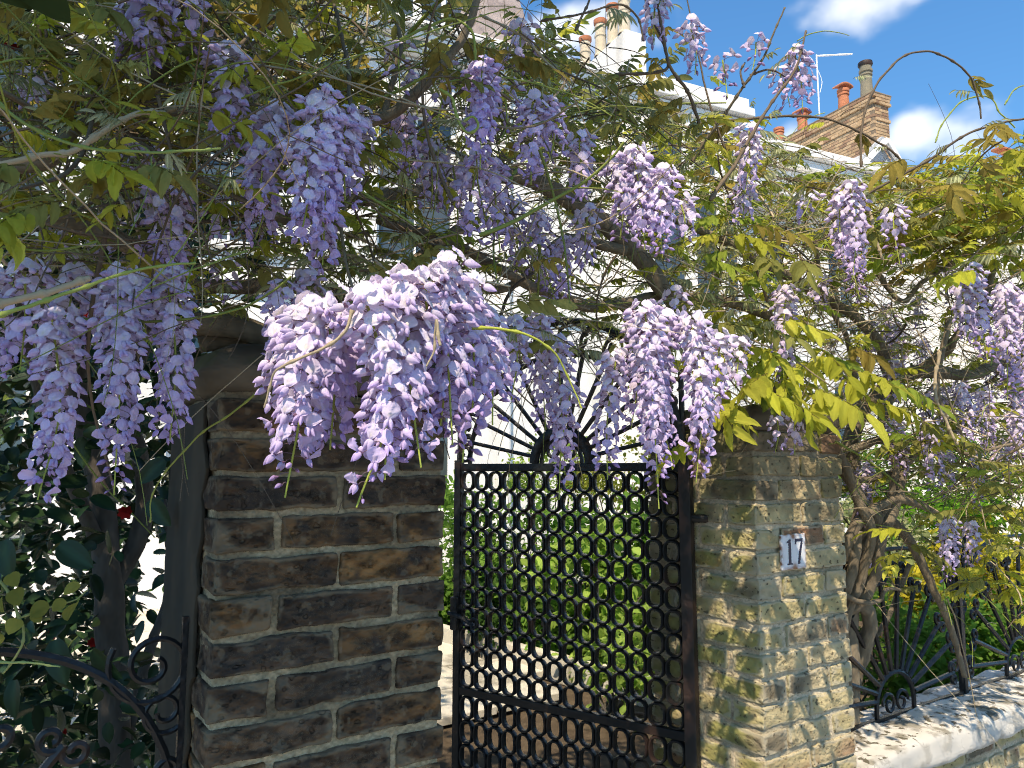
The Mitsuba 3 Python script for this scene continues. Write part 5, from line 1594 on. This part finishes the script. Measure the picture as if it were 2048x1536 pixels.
RAC = [  # the first six fill the large bunch; px0 py0 px1 py1 depth hi apart tint opened full tail
    (580, 650, 560, 880, .90, 1, 0, .05, .75, 1, .08), (770, 590, 760, 900, .84, 1, 0, .0, .85, 1, .05), (930, 580, 945, 820, .90, 1, 0, .0, .8, 1, .05), (850, 570, 865, 700, .82, 1, 0, -.05, .95, 1, .03), (660, 625, 640, 780, .80, 1, 0, -.05, .95, 1, .03), (970, 690, 985, 850, 1.0, 1, 0, .15, .5, .8, .08),
    # px0 py0 px1 py1 depth hi apart tint opened full tail
    (622, 628, 570, 995, .80, 1, 1, 0, .70, 1, .16), (735, 612, 713, 1015, .76, 1, 1, 0, .72, 1, .16), (815, 575, 842, 935, .78, 1, 1, 0, .76, 1, .10), (893, 545, 905, 890, .84, 1, 0, .05, .74, 1, .06),
    (680, 650, 660, 900, .86, 1, 0, .1, .75, 1, .04), (940, 650, 925, 925, .95, 1, 0, .22, .62, .9, .10), (785, 640, 770, 960, .86, 1, 0, .22, .62, 1, .06), (860, 620, 880, 860, .90, 1, 0, .2, .7, 1, .05),
    (560, 590, 552, 740, 1.15, 0, 0, .25, .75, 1, .05), (610, 560, 640, 700, 1.2, 0, 0, .1, .9, 1, .05), (970, 640, 1000, 790, 1.15, 0, 0, .15, .8, .8, .05),
    (1290, 622, 1318, 1018, 1.30, 1, 0, .03, .66, 1, .13), (1385, 650, 1392, 965, 1.34, 1, 0, -.05, .72, 1, .10), (1335, 640, 1345, 930, 1.38, 1, 0, .05, .72, 1, .06), (1232, 720, 1215, 960, 1.36, 0, 0, .08, .72, .95, .10),
    (1270, 640, 1262, 860, 1.45, 0, 0, .12, .78, .9, .05), (1440, 680, 1418, 840, 1.5, 0, 0, .05, .85, .7, .1),
    (1115, 690, 1130, 950, 1.50, 0, 0, .12, .78, .95, .13), (1080, 640, 1092, 860, 1.55, 0, 0, .15, .85, .9, .05), (1030, 650, 1022, 800, 1.4, 0, 0, .15, .85, .8, .05), (1140, 790, 1118, 1000, 1.48, 0, 0, .12, .6, .6, .2),
    (105, 640, 75, 1000, 1.0, 1, 0, .02, .78, 1, .08), (245, 560, 228, 990, 1.0, 1, 0, .12, .70, 1, .06), (335, 560, 340, 880, 1.05, 1, 0, .08, .82, .95, .10), (150, 560, 140, 730, 1.12, 0, 0, .05, .85, .9, .05),
    (50, 545, 40, 740, 1.0, 0, 0, .05, .9, .9, .05), (195, 580, 190, 690, 1.15, 0, 0, .1, .85, .9, .05), (-20, 560, -15, 760, 1.0, 0, 0, .05, .85, .9, .05), (290, 570, 295, 680, 1.1, 0, 0, .1, .85, .9, .05),
    (560, 235, 520, 420, 1.02, 1, 0, .08, .9, 1, .03), (640, 205, 650, 440, 1.0, 1, 0, .02, .92, 1, .03), (605, 280, 600, 480, .98, 1, 0, .02, .92, 1, .03), (690, 240, 690, 400, 1.05, 1, 0, .1, .9, 1, .03), (640, 400, 645, 530, 1.04, 1, 0, .12, .85, .9, .05), (520, 360, 510, 480, 1.08, 0, 0, .1, .9, .9, .05),
    (310, -40, 300, 150, .95, 1, 0, .22, .62, .9, .08), (262, -50, 255, 130, .98, 1, 0, .22, .65, .9, .06), (370, -20, 385, 110, .98, 0, 0, .25, .6, .8, .08),
    (455, 115, 450, 290, 1.0, 1, 0, .10, .78, .95, .08), (340, 370, 345, 545, 1.05, 1, 0, .08, .85, .9, .06), (300, 400, 310, 520, 1.1, 0, 0, .1, .85, .8, .06), (60, 160, 65, 220, 1.2, 0, 0, .05, .9, .8, .05), (270, 300, 280, 380, 1.2, 0, 0, .2, .9, .7, .05),
    (965, 140, 960, 340, 1.18, 1, 0, .36, .66, 1, .05), (955, 320, 945, 480, 1.3, 0, 0, .22, .8, .9, .05), (985, 340, 1000, 500, 1.35, 0, 0, .2, .8, .9, .05), (1072, 215, 1062, 370, 1.3, 0, 0, .22, .75, 1, .06), (1095, 220, 1100, 320, 1.32, 0, 0, .22, .75, .9, .06),
    (800, 240, 820, 345, 1.35, 0, 0, .2, .85, .9, .05), (858, 300, 862, 425, 1.4, 0, 0, .2, .85, .9, .05), (905, 330, 915, 440, 1.45, 0, 0, .2, .85, .8, .05), (1158, 280, 1160, 400, 1.4, 0, 0, .15, .8, .9, .06),
    (1020, 410, 1040, 540, 1.6, 0, 0, .22, .85, .9, .05), (1075, 440, 1110, 600, 1.6, 0, 0, .24, .8, .9, .06), (1130, 490, 1125, 600, 1.65, 0, 0, .24, .85, .9, .06), (1175, 430, 1170, 540, 1.6, 0, 0, .1, .9, .8, .06),
    (1268, 310, 1290, 500, 1.35, 1, 0, -.08, .72, 1, .05), (1325, 350, 1325, 515, 1.36, 1, 0, -.04, .70, 1, .05), (1232, 330, 1240, 480, 1.38, 1, 0, .02, .70, 1, .05), (1360, 400, 1370, 480, 1.4, 0, 0, 0, .75, .8, .06),
    (1382, 58, 1390, 150, 1.5, 0, 0, .05, .72, .9, .06), (1310, 5, 1308, 90, 1.48, 0, 0, .1, .75, .8, .06), (1445, 120, 1455, 195, 1.6, 0, 0, .2, .35, .5, .1), (1512, 85, 1505, 140, 1.58, 0, 0, .2, .25, .6, .1), (1590, 110, 1605, 225, 1.58, 0, 0, .08, .65, .9, .06), (1560, 150, 1580, 215, 1.6, 0, 0, .08, .7, .7, .06),
    (1498, 262, 1490, 385, 1.65, 0, 0, -.05, .85, .95, .05), (1490, 385, 1485, 440, 1.7, 0, 0, 0, .9, .8, .05), (1700, 375, 1705, 560, 1.7, 0, 0, .04, .68, 1, .05), (1680, 400, 1690, 520, 1.72, 0, 0, .0, .75, .9, .05), (1785, 425, 1800, 530, 1.7, 0, 0, .1, .35, .7, .1), (1620, 400, 1600, 440, 1.8, 0, 0, .05, .8, .5, .1),
    (1572, 585, 1568, 765, 1.85, 0, 0, .05, .7, .9, .08), (1945, 545, 1975, 720, 1.9, 0, 0, .05, .75, 1, .05), (1925, 570, 1935, 680, 1.9, 0, 0, 0, .85, .9, .05), (2010, 580, 2015, 800, 1.95, 0, 0, .12, .7, 1, .05), (2050, 600, 2060, 820, 2.0, 0, 0, .12, .7, 1, .05),
    (1590, 840, 1590, 910, 2.0, 0, 0, .15, .7, .5, .1), (1555, 840, 1550, 905, 2.0, 0, 0, .15, .7, .5, .1), (1862, 850, 1868, 985, 2.3, 0, 0, .1, .62, .9, .08), (1895, 1050, 1893, 1165, 2.35, 0, 0, .14, .66, .9, .08), (1940, 1055, 1945, 1135, 2.5, 0, 0, .14, .8, .8, .06),
    (1750, 1090, 1752, 1150, 3.0, 0, 0, .2, .8, .9, .06), (1735, 930, 1738, 1000, 3.0, 0, 0, .18, .8, .9, .06), (1920, 780, 1925, 900, 2.5, 0, 0, .12, .8, .9, .06), (1965, 790, 1975, 910, 2.5, 0, 0, .12, .75, .9, .06), (2030, 830, 2035, 920, 2.5, 0, 0, .12, .75, .9, .06), (1800, 880, 1805, 960, 2.6, 0, 0, .12, .75, .8, .06), (1740, 650, 1742, 720, 2.7, 0, 0, .1, .8, .8, .05), (1830, 600, 1835, 660, 2.7, 0, 0, .1, .8, .7, .05), (1880, 780, 1882, 850, 2.6, 0, 0, .12, .75, .8, .06), (2000, 900, 2002, 960, 2.6, 0, 0, .12, .75, .8, .06),
    (1040, 55, 1050, 140, 1.3, 0, 0, .02, .85, .6, .06), (795, 85, 800, 190, 1.25, 0, 0, .05, .9, .22, .05), (880, 130, 875, 240, 1.3, 0, 0, .08, .9, .35, .05), (830, 150, 835, 230, 1.3, 0, 0, .08, .9, .3, .05), (1010, 180, 1012, 290, 1.3, 0, 0, .25, .4, .4, .1), (720, 240, 725, 330, 1.2, 0, 0, .1, .9, .8, .05),
    (440, 530, 445, 600, 1.3, 0, 0, .1, .9, .4, .05), (1480, 690, 1470, 780, 1.7, 0, 0, .05, .85, .6, .06), (1640, 560, 1640, 620, 2.2, 0, 0, .05, .85, .7, .06), (1690, 470, 1720, 600, 1.9, 0, 0, .34, .5, .8, .06), (1350, 590, 1360, 650, 1.6, 0, 0, 0, .9, .7, .05),
]
rr_ = np.random.default_rng(4)
for _ in range(26):                                                # smaller ones farther back on the right
    x, y, d_ = rr_.uniform(1620, 2060), rr_.uniform(520, 960), rr_.uniform(2.5, 3.2)
    RAC.append((x, y, x + rr_.normal(0, 6), y + rr_.uniform(60, 120), d_, 0, 0, rr_.uniform(0, .2), rr_.uniform(.6, .85), .8, .06))
for _ in range(10):
    x, y, d_ = rr_.uniform(60, 560), rr_.uniform(80, 520), rr_.uniform(1.25, 1.6)
    RAC.append((x, y, x + rr_.normal(0, 6), y + rr_.uniform(60, 120), d_, 0, 0, rr_.uniform(0, .1), rr_.uniform(.8, .95), .6, .05))
for q in RAC:
    raceme(r, q[0], q[1], q[2], q[3], q[4], bool(q[5]), bool(q[6]), q[7], q[8], q[9], q[10])
say(put('twig_tangle', TW.mesh(), 'twig', W, smooth=True), kind='stuff')
